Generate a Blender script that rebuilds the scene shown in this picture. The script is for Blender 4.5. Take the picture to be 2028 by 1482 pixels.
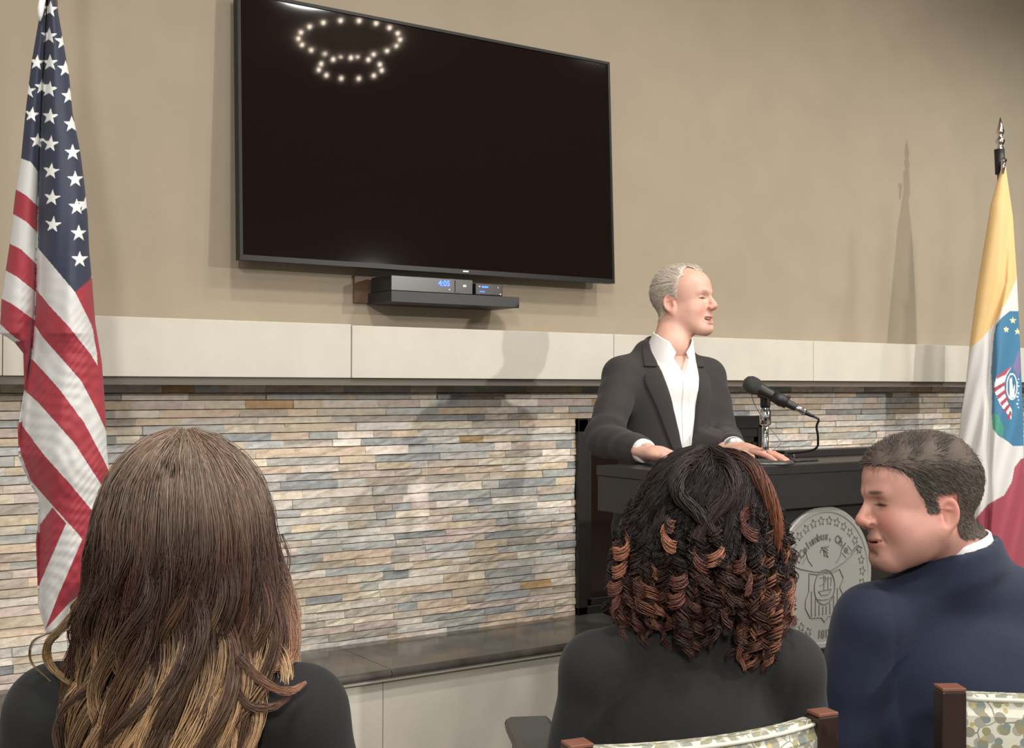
import bpy, math, random
import numpy as np
from mathutils import Vector, Matrix
from mathutils.bvhtree import BVHTree

for o in list(bpy.data.objects): bpy.data.objects.remove(o)
SC = bpy.context.scene
COL = SC.collection
H = 1.36                       # camera height above the floor
# ------------------------------------------------------------------ camera
FWD = np.array([0.55816849, 0.82967437, 0.0094015])
RGT = np.array([0.82969041, -0.55821494, 0.0031472])
UPV = np.array([-0.00785921, -0.00604367, 0.99995085])
FPX = 2359.9
camd = bpy.data.cameras.new('camera'); camo = bpy.data.objects.new('camera', camd); COL.objects.link(camo)
camd.sensor_fit = 'HORIZONTAL'; camd.sensor_width = 36; camd.lens = 36*FPX/2028
camd.clip_start = .05
m = Matrix.Identity(4)
for i in range(3):
    m[i][0] = RGT[i]; m[i][1] = UPV[i]; m[i][2] = -FWD[i]
m[2][3] = H
camo.matrix_world = m
SC.camera = camo
# ------------------------------------------------------------------ colour management, world, lights
SC.view_settings.view_transform = 'Standard'; SC.view_settings.look = 'None'
SC.view_settings.gamma = 1; SC.view_settings.use_curve_mapping = False
SC.view_settings.exposure = -0.08
w = bpy.data.worlds.new('World'); SC.world = w; w.use_nodes = True
w.node_tree.nodes['Background'].inputs[0].default_value = (.80, .80, .78, 1)
w.node_tree.nodes['Background'].inputs[1].default_value = .62

def lamp(name, kind, loc, target, power, col=(1, .93, .84), size=.3, spot=None, blend=.6):
    l = bpy.data.lights.new(name, kind); o = bpy.data.objects.new(name, l); COL.objects.link(o)
    o.location = loc
    d = Vector(target)-Vector(loc); o.rotation_euler = d.to_track_quat('-Z', 'Y').to_euler()
    l.energy = power; l.color = col
    if kind == 'AREA': l.shape = 'DISK'; l.size = size
    else: l.shadow_soft_size = size
    if spot: l.spot_size = math.radians(spot); l.spot_blend = blend
    return o
# key can light, ahead and to the right of the audience
lamp('key_can', 'SPOT', (4.45, -1.75, 2.60), (2.9, 3.0, .8), 470, (1, .94, .88), .05, 84, .7)
lamp('front_fill', 'SPOT', (-1.6, -2.4, 3.3), (2.2, 3.3, .45), 620, (1, .96, .92), .25, 60, .9)  # added to brighten the hearth face; also casts the television's right-hand shadow
# ceiling cans washing the wall from above
for x, p, c in ((-.6, 80, (1, .97, .92)), (1.1, 84, (1, .95, .88)), (2.8, 96, (1, .93, .86)), (4.4, 108, (1, .96, .9)), (5.7, 195, (.97, .98, .94)), (7.2, 200, (.96, .98, .95))):
    lamp('wall_can', 'SPOT', (x, 1.55, 3.9), (x, 3.45, 0.75), p*1.08, c, .07, 86, 1.)
for x, y, p in ((.9, .6, 70), (3.0, .5, 70), (-1.2, .3, 50), (1.8, -1.2, 60), (5.2, .6, 80)):
    lamp('room_fill', 'AREA', (x, y, 3.95), (x, y, 0), p*.7, (1, .97, .93), .5)  # unseen area lamps added as general fill for the room

# ------------------------------------------------------------------ helpers
def P(px, py, d):
    """world point at pixel-direction px,py of the reference frame and depth d (m) along the view axis"""
    v = FWD*FPX + RGT*(px-1014) - UPV*(py-741)
    q = v/FPX*d
    return np.array([q[0], q[1], q[2]+H])
def PY(px, py, Y):
    v = FWD*FPX + RGT*(px-1014) - UPV*(py-741); q = v*(Y/v[1]); return np.array([q[0], q[1], q[2]+H])

def s2l(c):
    c = np.asarray(c, float)
    if c.max() > 1.001: c = c/255.
    return tuple(np.where(c <= .04045, c/12.92, ((c+.055)/1.055)**2.4))

MATS = {}
def mat(name, col=(128, 128, 128), rough=.6, metal=0., spec=.5, noise=0., nscale=20., bump=0., bscale=80., attr=None,
        emit=None, estr=0., sheen=0., coat=0., aniso=0., sss=0., ior=None, trans=0., bstretch=None):
    if name in MATS: return MATS[name]
    M = bpy.data.materials.new(name); M.use_nodes = True; nt = M.node_tree; N = nt.nodes; L = nt.links
    b = N['Principled BSDF']; c = (*s2l(col), 1)
    b.inputs['Base Color'].default_value = c; b.inputs['Roughness'].default_value = rough
    b.inputs['Metallic'].default_value = metal; b.inputs['Specular IOR Level'].default_value = spec
    if sheen: b.inputs['Sheen Weight'].default_value = sheen
    if coat: b.inputs['Coat Weight'].default_value = coat; b.inputs['Coat Roughness'].default_value = .05
    if sss: b.inputs['Subsurface Weight'].default_value = sss; b.inputs['Subsurface Radius'].default_value = (.01, .004, .002); b.inputs['Subsurface Scale'].default_value = 1.
    if ior: b.inputs['IOR'].default_value = ior
    if trans: b.inputs['Transmission Weight'].default_value = trans
    if emit: b.inputs['Emission Color'].default_value = (*s2l(emit), 1); b.inputs['Emission Strength'].default_value = estr
    src = None
    tc = N.new('ShaderNodeTexCoord')
    if attr:
        a = N.new('ShaderNodeAttribute'); a.attribute_name = attr; src = a.outputs['Color']
    if noise:
        n = N.new('ShaderNodeTexNoise'); n.inputs['Scale'].default_value = nscale; n.inputs['Detail'].default_value = 6
        L.new(tc.outputs['Object'], n.inputs['Vector'])
        mr = N.new('ShaderNodeMapRange'); mr.inputs['To Min'].default_value = 1-noise; mr.inputs['To Max'].default_value = 1+noise
        mr.inputs['From Min'].default_value = .3; mr.inputs['From Max'].default_value = .7
        L.new(n.outputs['Fac'], mr.inputs['Value'])
        mx = N.new('ShaderNodeVectorMath'); mx.operation = 'SCALE'
        if src: L.new(src, mx.inputs[0])
        else: mx.inputs[0].default_value = c[:3]
        L.new(mr.outputs[0], mx.inputs['Scale']); src = mx.outputs[0]
    if src: L.new(src, b.inputs['Base Color'])
    if bump:
        n = N.new('ShaderNodeTexNoise'); n.inputs['Scale'].default_value = bscale; n.inputs['Detail'].default_value = 4
        if bstretch:
            mp = N.new('ShaderNodeMapping'); mp.inputs['Scale'].default_value = bstretch
            L.new(tc.outputs['Object'], mp.inputs['Vector']); L.new(mp.outputs[0], n.inputs['Vector'])
        else: L.new(tc.outputs['Object'], n.inputs['Vector'])
        bp = N.new('ShaderNodeBump'); bp.inputs['Strength'].default_value = bump; bp.inputs['Distance'].default_value = .004
        L.new(n.outputs['Fac'], bp.inputs['Height']); L.new(bp.outputs[0], b.inputs['Normal'])
    MATS[name] = M
    return M

class MB:
    """collects verts / faces (+ one colour per vertex) for ONE mesh"""
    def __init__(s): s.v = []; s.f = []; s.c = []
    def add(s, v, f, c=None):
        o = sum(len(a) for a in s.v); v = np.asarray(v, float); s.v.append(v)
        s.f += [tuple(int(i)+o for i in q) for q in f]
        s.c.append(np.tile(np.asarray(c if c is not None else (.5, .5, .5), float), (len(v), 1)) if c is None or np.ndim(c) == 1 else np.asarray(c, float))
        return s
    def box(s, lo, hi, c=None, R=None, T=None):
        x0, y0, z0 = lo; x1, y1, z1 = hi
        v = np.array([(x0, y0, z0), (x1, y0, z0), (x1, y1, z0), (x0, y1, z0), (x0, y0, z1), (x1, y0, z1), (x1, y1, z1), (x0, y1, z1)], float)
        if R is not None: v = v@np.asarray(R).T
        if T is not None: v = v+np.asarray(T)
        return s.add(v, [(0, 3, 2, 1), (4, 5, 6, 7), (0, 1, 5, 4), (1, 2, 6, 5), (2, 3, 7, 6), (3, 0, 4, 7)], c)
    def tube(s, pts, rad, n=10, c=None, cap=True):
        pts = np.asarray(pts, float); k = len(pts); rad = np.full(k, rad) if np.ndim(rad) == 0 else np.asarray(rad, float)
        t = np.gradient(pts, axis=0); t /= np.linalg.norm(t, axis=1)[:, None]+1e-12
        ref = np.array([0, 0, 1.]) if abs(t[0, 2]) < .9 else np.array([1., 0, 0])
        a = np.cross(t[0], ref); a /= np.linalg.norm(a); A = [a]
        for i in range(1, k):
            a = A[-1]-t[i]*(A[-1]@t[i]); a /= np.linalg.norm(a)+1e-12; A.append(a)
        A = np.array(A); B = np.cross(t, A); th = np.arange(n)*2*np.pi/n
        v = (pts[:, None]+rad[:, None, None]*(A[:, None]*np.cos(th)[None, :, None]+B[:, None]*np.sin(th)[None, :, None])).reshape(-1, 3)
        f = [(i*n+j, i*n+(j+1) % n, (i+1)*n+(j+1) % n, (i+1)*n+j) for i in range(k-1) for j in range(n)]
        if cap: f += [tuple(range(n))[::-1], tuple((k-1)*n+j for j in range(n))]
        return s.add(v, f, c if c is None or np.ndim(c) == 1 else np.repeat(c, n, axis=0))
    def lathe(s, prof, org=(0, 0, 0), axis=(0, 0, 1), n=32, c=None):
        ax = Vector(axis).normalized(); pts = np.array([np.array(org)+np.array(ax)*z for r, z in prof])
        q = np.array(ax.to_track_quat('Z', 'X').to_matrix()); th = np.arange(n)*2*np.pi/n
        v = np.concatenate([p+(q@np.stack([r*np.cos(th), r*np.sin(th), 0*th])).T for p, (r, z) in zip(pts, prof)])
        k = len(prof)
        f = [(i*n+j, i*n+(j+1) % n, (i+1)*n+(j+1) % n, (i+1)*n+j) for i in range(k-1) for j in range(n)]
        f += [tuple(range(n))[::-1], tuple((k-1)*n+j for j in range(n))]
        return s.add(v, f, c)
    def prism(s, poly, y0, y1, c=None):      # poly in x,z extruded along y
        n = len(poly); v = [(x, y0, z) for x, z in poly]+[(x, y1, z) for x, z in poly]
        f = [tuple(range(n)), tuple(range(n, 2*n))[::-1]]+[(i, i+n, (i+1) % n+n, (i+1) % n) for i in range(n)]
        return s.add(v, f, c)
    def build(s, name, m, parent=None, smooth=False, bevel=0., attr=False, org=None):
        me = bpy.data.meshes.new(name); v = np.concatenate(s.v)
        if org is not None: v = v-np.asarray(org)
        me.from_pydata(v.tolist(), [], s.f); me.update()
        if attr:
            c = np.concatenate(s.c); a = me.color_attributes.new('col', 'FLOAT_COLOR', 'POINT')
            a.data.foreach_set('color', np.concatenate([c, np.ones((len(c), 1))], 1).astype(np.float32).ravel())
        if smooth: me.polygons.foreach_set('use_smooth', np.ones(len(me.polygons), bool))
        if m: me.materials.append(m)
        o = bpy.data.objects.new(name, me); COL.objects.link(o)
        if org is not None: o.location = org
        if parent is not None:
            o.parent = parent
            if org is None: o.matrix_parent_inverse = PINV(parent)
            else: o.location = Vector(org)-Vector(parent.location)
        if bevel:
            b = o.modifiers.new('bevel', 'BEVEL'); b.width = bevel; b.segments = 3; b.limit_method = 'ANGLE'; b.angle_limit = .6
        return o
def PINV(p):
    M = p.matrix_basis.copy(); q = p.parent
    if q is not None: M = (PINV(q).inverted() @ p.matrix_parent_inverse @ M) if False else (ABSM(q) @ p.matrix_parent_inverse @ M)
    return M.inverted()
def ABSM(p):
    M = p.matrix_basis.copy()
    return M if p.parent is None else ABSM(p.parent) @ p.matrix_parent_inverse @ M
def thing(name, label, cat, loc=(0, 0, 0), group=None):
    o = bpy.data.objects.new(name, None); COL.objects.link(o); o.location = Vector(loc); o.empty_display_size = .1
    o['label'] = label; o['category'] = cat
    if group: o['group'] = group
    return o
def tag(o, label, cat, group=None):
    o['label'] = label; o['category'] = cat
    if group: o['group'] = group
    return o
def struct(o): o['kind'] = 'structure'; return o

def catmull(pts, n):
    pts = np.asarray(pts, float); k = len(pts)
    if k < 3: return np.linspace(pts[0], pts[-1], n)
    d = np.concatenate([[0], np.cumsum(np.linalg.norm(np.diff(pts, axis=0), axis=1))]); t = np.linspace(0, d[-1], n)
    e = np.vstack([2*pts[0]-pts[1], pts, 2*pts[-1]-pts[-2]]); out = []
    for x in t:
        i = min(max(np.searchsorted(d, x, side='right')-1, 0), k-2); u = (x-d[i])/(d[i+1]-d[i]+1e-12)
        a, b, c, g = e[i], e[i+1], e[i+2], e[i+3]
        out.append(.5*((2*b)+(-a+c)*u+(2*a-5*b+4*c-g)*u*u+(-a+3*b-3*c+g)*u**3))
    return np.array(out)

# ------------------------------------------------------------------ the room
YW = 3.549
WALL = mat('painted_wall', (150, 138, 119), .85, noise=.035, nscale=6, bump=.12, bscale=260)
struct(MB().box((-3.5, YW, 0), (9.5, YW+.2, 4.3)).build('wall_back', WALL))
struct(MB().box((-3.5, -11, -.1), (9.5, YW+.2, 0)).build('floor', mat('carpet', (128, 118, 106), .95, noise=.25, nscale=60, bump=.6, bscale=300)))
struct(MB().box((-3.5, -11, 4.3), (9.5, YW+.2, 4.4)).build('ceiling', mat('ceiling_paint', (205, 200, 190), .9, noise=.02)))
struct(MB().box((9.5, -11, 0), (9.7, YW+.2, 4.3)).build('wall_right', WALL))

# stacked ledger stone below the mantel: every stone its own relief and colour, one wall surface
rng = random.Random(4)
PAL = [(164, 162, 154), (173, 162, 144), (182, 168, 158), (160, 161, 157), (192, 182, 164), (182, 168, 146), (168, 156, 142),
       (176, 172, 164), (196, 186, 174), (160, 153, 141), (186, 168, 148), (196, 188, 176), (155, 155, 150)]
st = MB(); z = .5; FX0, FX1, FZ1 = 2.664, 3.641, 1.236
while z < 1.36:
    h = rng.choice((.022, .025, .028, .031)); x = -2.2+rng.random()*.2
    while x < 6.4:
        ln = rng.choice((.07, .1, .13, .16, .2, .25)); a, b = x, x+ln
        x = b
        if z+h < FZ1+.012:      # leave the firebox opening free, courses end ragged against its frame
            if a >= FX0+.0 and b <= FX1: continue
            if a < FX0 < b: b = FX0+rng.uniform(-.004, .006)
            elif a < FX1 < b: a = FX1+rng.uniform(-.006, .004)
        if b-a < .008: continue
        c = np.array(rng.choice(PAL), float)*rng.uniform(1.02, 1.15)
        if rng.random() < .012: c = np.array((176, 146, 108))*rng.uniform(.9, 1.1)
        if rng.random() < .05: c = np.array((148, 151, 150))*rng.uniform(.9, 1.1)
        col = s2l(np.clip(c, 0, 255)); d = rng.uniform(.010, .017)
        j = lambda: rng.uniform(-.0022, .0022)
        z0, z1 = z+.0003, z+h-.0003; a2, b2 = a+.0003, b-.0003
        nx = max(2, int((b2-a2)/.03)+1); vv = []; ff = []
        xs = np.linspace(a2, b2, nx)
        for xx in xs: vv += [(xx, YW, z0), (xx, YW-d+j(), z0+.0008+abs(j())*.4), (xx, YW-d+j(), (z0+z1)/2+j()), (xx, YW-d+j(), z1-.0008-abs(j())*.4), (xx, YW, z1)]
        for i in range(nx-1):
            for k in range(4): ff.append((i*5+k, (i+1)*5+k, (i+1)*5+k+1, i*5+k+1))
        e = (nx-1)*5; ff += [(0, 1, 2, 3, 4), (e+4, e+3, e+2, e+1, e)]
        st.add(vv, ff, col)
    z += h
struct(st.build('wall_stone', mat('ledger_stone', rough=.8, attr='col', noise=.14, nscale=45, bump=.5, bscale=120), attr=True))

# mantel of cream limestone blocks over a dark metal trim strip
LIME = mat('cream_limestone', (193, 188, 175), .75, noise=.04, nscale=9, bump=.15, bscale=150)
YM = 3.39
mant = thing('trim_1', '', ''); del mant['label'], mant['category']; struct(mant)
mx = [-2.2, PY(4, 690, YM)[0], PY(697, 700, YM)[0], PY(1216, 700, YM)[0], PY(1611, 715, YM)[0], PY(1611, 715, YM)[0]+1.6]
mx[1] = PY(6, 700, YM)[0]
for a, b in zip(mx[:-1], mx[1:]):
    MB().box((a+.001, YM+(.004 if a < 1 else 0), H+.021), (b-.001, YW, H+(.190 if a < 1 else .187))).build('mantel_block', LIME, mant, bevel=.002)
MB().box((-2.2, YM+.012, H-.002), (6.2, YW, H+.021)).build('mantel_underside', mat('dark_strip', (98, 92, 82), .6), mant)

# raised hearth: dark polished slabs over cream blocks
SLAB = mat('hearth_granite', (74, 71, 65), .16, noise=.3, nscale=14, spec=.6)
hz = H-.8501; YH = 3.154
j1, j2 = 1.694, 2.693
xs = [-2.3, j1-2*(j2-j1), j1-(j2-j1), j1, j2, 2*j2-j1, 3*j2-2*j1, 6.2]
hearth = thing('trim_2', '', ''); del hearth['label'], hearth['category']; struct(hearth)
for a, b in zip(xs[:-1], xs[1:]):
    n = 10; prof = []
    r = .014
    for k in range(n+1):
        t = math.pi/2+math.pi*k/n; prof.append((YH+r+r*math.cos(t), hz-r+r*math.sin(t)))
    prof = [(YW, hz)]+prof+[(YW, hz-2*r)]
    v = [(xx, y, zz) for xx in (a+.0012, b-.0012) for y, zz in prof]; q = len(prof)
    f = [tuple(range(q)), tuple(range(q, 2*q))[::-1]]+[(i, i+q, (i+1) % q+q, (i+1) % q) for i in range(q)]
    MB().add(v, f).build('hearth_slab', SLAB, hearth)
MB().box((xs[0], YH+.01, hz-.034), (xs[-1], YW, hz-.002)).build('slab_grout', mat('pale_grout', (176, 172, 160), .8), hearth)
jx = PY(759, 1380, 3.19)[0]
for a, b in ((-2.3, jx-1.3), (jx-1.3, jx), (jx, jx+1.05), (jx+1.05, jx+2.1), (jx+2.1, 6.2)):
    MB().box((a+.0012, 3.19, 0), (b-.0012, YW, hz-.036)).build('hearth_face_block', LIME, hearth, bevel=.002)

# fireplace insert
fp = thing('fireplace', 'black metal fireplace insert with dark glass doors set in the stone wall', 'fireplace', (3.15, YW-.02, hz))
BLK = mat('black_metal', (24, 22, 21), .42, noise=.15)
f = MB()
for lo, hi in (((FX0, hz), (FX0+.045, FZ1)), ((FX1-.045, hz), (FX1, FZ1)), ((FX0, FZ1-.05), (FX1, FZ1)), ((FX0, hz), (FX1, hz+.03))):
    f.box((lo[0], YW-.032, lo[1]), (hi[0], YW+.01, hi[1]))
f.build('frame', BLK, fp, bevel=.003)
MB().box((FX0+.045, YW-.026, FZ1-.085), (FX1-.045, YW-.006, FZ1-.05)).build('hood', mat('black_hood', (16, 15, 15), .5), fp)
GL = mat('smoked_glass', (30, 20, 17), .12, spec=.55)
xm = (FX0+FX1)/2
for a, b in ((FX0+.045, xm), (xm, FX1-.045)):
    d = MB()
    for lo, hi in (((a, hz+.03), (a+.022, FZ1-.085)), ((b-.022, hz+.03), (b, FZ1-.085)), ((a, FZ1-.11), (b, FZ1-.085)), ((a, hz+.03), (b, hz+.055))):
        d.box((lo[0], YW-.024, lo[1]), (hi[0], YW-.008, hi[1]))
    dd = d.build('door', BLK, fp, bevel=.002)
    MB().box((a+.02, YW-.016, hz+.05), (b-.02, YW-.01, FZ1-.1)).build('glass', GL, dd)

# ------------------------------------------------------------------ television, shelf and boxes
tv = thing('television', 'large black flat television hung on the tan wall above the mantel', 'television', (2.05, 3.46, H+.79))
tvx, tvt, tvD, til = 1.3254, H+1.2067, 3.449, -.0401
def tvbox(x0, x1, h0, h1, y0, y1):      # h measured down from the top edge, leaning with the screen
    c, s = math.cos(til), math.sin(til); v = []
    for hh in (h0, h1):
        for xx, yy in ((x0, y0), (x1, y0), (x1, y1), (x0, y1)):
            v.append((tvx+xx, tvD-.83*s*(1-hh/.83)+yy*c, tvt-hh*c))
    return v, [(0, 1, 2, 3), (7, 6, 5, 4), (0, 4, 5, 1), (1, 5, 6, 2), (2, 6, 7, 3), (3, 7, 4, 0)]
b = MB()
for a in ((0, 1.45, 0, .010), (0, 1.45, .814, .83), (0, .010, .01, .814), (1.44, 1.45, .01, .814)): b.add(*tvbox(*a, -.004, .03))
b.build('bezel', mat('tv_bezel', (11, 10, 10), .4, spec=.3), tv)
MB().add(*tvbox(.010, 1.44, .010, .814, 0, .02)).build('screen', mat('tv_screen', (22, 14, 12), .035, spec=.36), tv)
MB().add(*tvbox(.03, 1.42, .03, .8, .03, .055)).build('back_housing', mat('tv_back', (22, 22, 22), .6), tv)
MB().add(*tvbox(.79, .812, .8185, .8235, -.0055, -.004)).build('logo', mat('tv_logo', (205, 205, 205), .3), tv)
MB().add(*tvbox(.5, .95, .2, .6, .055, .07)).box((tvx+.5, 3.49, tvt-.6), (tvx+.95, YW, tvt-.2)).build('wall_mount', BLK, tv)

SX0, SX1, SY = 1.804, 2.30, 3.375
sh = thing('wall_shelf', 'small black floating shelf on the wall under the television', 'shelf', ((SX0+SX1)/2, YW, H+.265))
MB().box((SX0, SY, H+.265), (SX1, YW-.005, H+.302)).build('board', mat('shelf_black', (34, 34, 33), .45), sh, bevel=.002)
MB().box((SX0-.05, YW-.012, H+.27), (SX0+.1, YW, H+.36)).build('wall_plate', mat('bronze_plate', (96, 74, 56), .5), sh, bevel=.002)
BX = mat('device_black', (30, 30, 31), .3)
bx = thing('cable_box', 'larger black cable box with blue clock digits on the shelf, left one', 'cable box', (1.97, 3.45, H+.302))
MB().box((SX0+.002, SY+.005, H+.3025), (2.115-.0, YW-.03, H+.352)).build('case', BX, bx, bevel=.002)
MB().box((2.045, SY+.002, H+.308), (2.065, SY+.006, H+.347)).build('front_panel', mat('device_grey', (52, 52, 54), .35), bx)
BLUE = mat('blue_led', (20, 40, 255), .4, emit=(40, 70, 255), estr=9)
WLED = mat('white_mark', (190, 190, 185), .4)
def text(body, name, m, loc, size, rot, parent=None, ext=.0006, align='CENTER', bold=0.):
    cu = bpy.data.curves.new(name, 'FONT'); cu.body = body; cu.size = size; cu.extrude = ext; cu.align_x = align; cu.align_y = 'CENTER'; cu.offset = bold; cu.resolution_u = 3
    o = bpy.data.objects.new(name, cu); COL.objects.link(o)
    me = bpy.data.meshes.new_from_object(o); bpy.data.objects.remove(o)
    M = Matrix.Translation(loc) @ rot.to_4x4(); me.transform(M); me.materials.clear(); me.materials.append(m)
    r = bpy.data.objects.new(name, me); COL.objects.link(r)
    if parent is not None: r.parent = parent; r.matrix_parent_inverse = PINV(parent)
    return r
FACE = Matrix(((1, 0, 0), (0, 0, -1), (0, 1, 0)))       # text facing -Y
text('4:05', 'clock_display', BLUE, (2.003, SY+.004, H+.334), .026, FACE, bx, bold=.0006)
MB().box((2.02, SY+.003, H+.313), (2.026, SY+.006, H+.317)).build('button', WLED, bx)
MB().box((2.075, SY+.003, H+.326), (2.088, SY+.006, H+.334)).build('button', WLED, bx)
bx2 = thing('cable_box', 'smaller black box with two rows of blue lights on the shelf', 'cable box', (2.19, 3.45, H+.302))
MB().box((2.125, SY+.005, H+.3025), (2.235, YW-.05, H+.342)).build('case', BX, bx2, bevel=.003)
l2 = MB()
for i in range(4): l2.box((2.150+i*.0065, SY+.003, H+.328), (2.155+i*.0065, SY+.006, H+.333))
for i in range(3): l2.box((2.142+i*.007, SY+.003, H+.313), (2.147+i*.007, SY+.006, H+.316))
l2.build('display', BLUE, bx2)
for q in (((2.137, .329), (2.143, .333)), ((2.222, .306), (2.227, .311)), ((2.213, .328), (2.216, .333))):
    MB().box((q[0][0], SY+.003, H+q[0][1]), (q[1][0], SY+.006, H+q[1][1])).build('button', WLED, bx2)

# ------------------------------------------------------------------ chandelier (seen mirrored in the screen)
def reflect(px, py, dist):
    v = FWD*FPX + RGT*(px-1014) - UPV*(py-741); v /= np.linalg.norm(v)
    n = np.array([0, -math.cos(til), -math.sin(til)]); q = np.array([tvx, tvD, tvt-.83*math.cos(til)]); o = np.array([0, 0, H])
    t = ((q-o)@n)/(v@n); h = o+v*t; r = v-2*(v@n)*n
    return h+r*(dist-t)
CC = reflect(692, 72, 9.3); C2 = reflect(697, 128, 9.2)
ch = thing('chandelier', 'two tier ring chandelier of small bright bulbs, mirrored in the television screen', 'chandelier', CC)
CH = mat('dark_bronze', (60, 44, 32), .35, metal=.8)
BULB = mat('bulb_glow', (255, 240, 220), .4, emit=(255, 236, 214), estr=60)
def ring(cx, cy, cz, R, n, ph):
    th = np.linspace(0, 2*np.pi, 49)
    MB().tube(np.stack([cx+R*np.cos(th), cy+R*np.sin(th), cz+0*th], 1), .006, 8).build('ring', CH, ch, smooth=True)
    for k in range(n):
        t = ph+k*2*math.pi/n; p = (cx+R*math.cos(t), cy+R*math.sin(t), cz)
        bb = MB().lathe([(.002, -.016), (.010, -.010), (.0135, 0), (.010, .010), (.002, .016)], (p[0], p[1], p[2]-.022), n=12)
        bb.build('bulb', BULB, ch, smooth=True)
ring(CC[0], CC[1], CC[2], .375, 18, .1); ring(CC[0], CC[1], C2[2], .235, 11, .3)
g = MB()
for k in range(3):
    t = k*2.094+.4
    g.tube([(CC[0]+.375*math.cos(t), CC[1]+.375*math.sin(t), CC[2]), (CC[0], CC[1], CC[2]+.55)], .003, 6)
    g.tube([(CC[0]+.235*math.cos(t), CC[1]+.235*math.sin(t), C2[2]), (CC[0]+.375*math.cos(t), CC[1]+.375*math.sin(t), CC[2])], .003, 6)
g.tube([(CC[0], CC[1], CC[2]+.5), (CC[0], CC[1], 4.3)], .008, 8)
g.build('suspension_rod', CH, ch)
print('chandelier', CC, C2)

# ------------------------------------------------------------------ lectern with the city seal
LX0, LX1, LY0, LY1, LZ = 2.03, 3.22, 2.337, 2.60, H-.22
lec = thing('lectern', 'wide black wooden lectern with a round silver city seal on its front', 'lectern', ((LX0+LX1)/2, (LY0+LY1)/2, 0))
LB = mat('lectern_black', (36, 34, 33), .38, noise=.12, nscale=5, bump=.04, bscale=40, bstretch=(1, 1, .1))
LS = mat('lectern_brown_side', (40, 31, 28), .3, noise=.25, nscale=6, bump=.04, bscale=40)
MB().box((LX0, LY0, LZ-.028), (LX1, LY1, LZ)).build('top', LB, lec, bevel=.003)
MB().box((LX0+.003, LY0+.003, LZ-.125), (LX1-.003, LY1-.003, LZ-.028)).build('upper_fascia', LB, lec, bevel=.002)
b = MB().box((LX0+.05, LY0+.03, .08), (LX1-.02, LY0+.05, LZ-.125))
b.build('front_panel', mat('lectern_front', (25, 24, 23), .42, noise=.15, nscale=5), lec)
for a in (LX0+.05, LX1-.04): MB().box((a, LY0+.05, .08), (a+.02, LY1-.06, LZ-.125)).build('side_panel', LS, lec)
MB().box((LX0+.07, LY1-.10, .08), (LX1-.04, LY1-.08, LZ-.125)).build('inner_shelf_back', LS, lec)
MB().box((LX0+.03, LY0+.005, 0), (LX1, LY1-.04, .08)).build('plinth', LB, lec, bevel=.004)
MB().box((2.72, LY1-.05, LZ), (LX1, LY1, LZ+.022)).build('rear_rim', LB, lec, bevel=.002)
# the seal
SCX, SCZ, SR, SYF = 2.672, H-.552, .205, LY0+.03
sl = MB().lathe([(SR-.004, 0), (SR, .003), (SR, .012), (SR-.004, .016), (SR-.016, .016), (SR-.018, .0135), (.001, .0135)], (SCX, SYF, SCZ), (0, -1, 0), 96).build(
    'seal', mat('seal_silver', (138, 138, 132), .5, metal=.15, noise=.05, nscale=5), lec)
INK = mat('engraved_grey', (84, 84, 82), .6)
YS = SYF-.0145
def sp(u, v): return (SCX+u*SR, YS, SCZ+v*SR)
def line(mb, pts, r=.0011, closed=False, tf=None):
    if mb.__dict__.get('low'): pts = [(u*.70, .08+(v+.16)*.74) if v < -.13 or abs(u) < .1 and v < .0 else (u, v+.26*(1 if v < .2 else .3)) for u, v in pts] 
    p = [sp(*q) for q in pts]
    if closed: p.append(p[0])
    mb.tube(p, r, 5)
def circ(cx, cz, rx, rz, a0=0, a1=360, n=40): return [(cx+rx*math.cos(math.radians(a)), cz+rz*math.sin(math.radians(a))) for a in np.linspace(a0, a1, n)]
mb = MB(); line(mb, circ(0, 0, .925, .925, n=90), .0013); mb.build('border_line', INK, sl)
sm = MB()
for k in range(31):
    if 245 < k*11.6 < 295: continue
    a = math.radians(k*11.6+2); cx, cz = .80*math.cos(a), .80*math.sin(a)
    pts = []
    for q in range(10):
        rr = .068 if q % 2 == 0 else .032; t = a+q*math.pi/5; pts.append((cx+rr*math.cos(t), cz+rr*math.sin(t)))
    line(sm, pts, .0008, True)
sm.build('star_ring', INK, sl)
def arctext(s, rad, a0, a1, size, nm, flip=False, bold=.0005):
    out = []
    for k, chh in enumerate(s):
        if chh == ' ': continue
        a = math.radians(a0+(a1-a0)*k/(len(s)-1)); rot = a-math.pi/2 if not flip else a+math.pi/2
        R = FACE @ Matrix.Rotation(rot, 3, 'Z')
        out.append(text(chh, nm, INK, sp(rad*math.cos(a), rad*math.sin(a)), size, R, None, .0004, bold=bold))
    vs, fs = [], []; o0 = 0
    for o in out:
        me = o.data; vs += [tuple(v.co) for v in me.vertices]; fs += [tuple(i+o0 for i in p.vertices) for p in me.polygons]; o0 = len(vs); bpy.data.objects.remove(o)
    me = bpy.data.meshes.new(nm); me.from_pydata(vs, [], fs); me.materials.append(INK)
    o = bpy.data.objects.new(nm, me); COL.objects.link(o); o.parent = sl; o.matrix_parent_inverse = PINV(sl)
arctext('Columbus, Ohio', .58, 142, 38, .032, 'lettering', bold=.0009)
arctext('1812', .80, 262, 278, .034, 'date', True)
mb = MB(); mb.low = True      # small emblem, wings, shield, stripes and the ship in its circle
line(mb, [(-.09, .30), (0, .34), (.07, .30), (-.02, .24), (.08, .20), (-.06, .17), (-.09, .09)]); line(mb, [(0, .22), (-.03, .14), (.07, .08)])
line(mb, [(-.07, .17), (.09, .17)])
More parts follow.
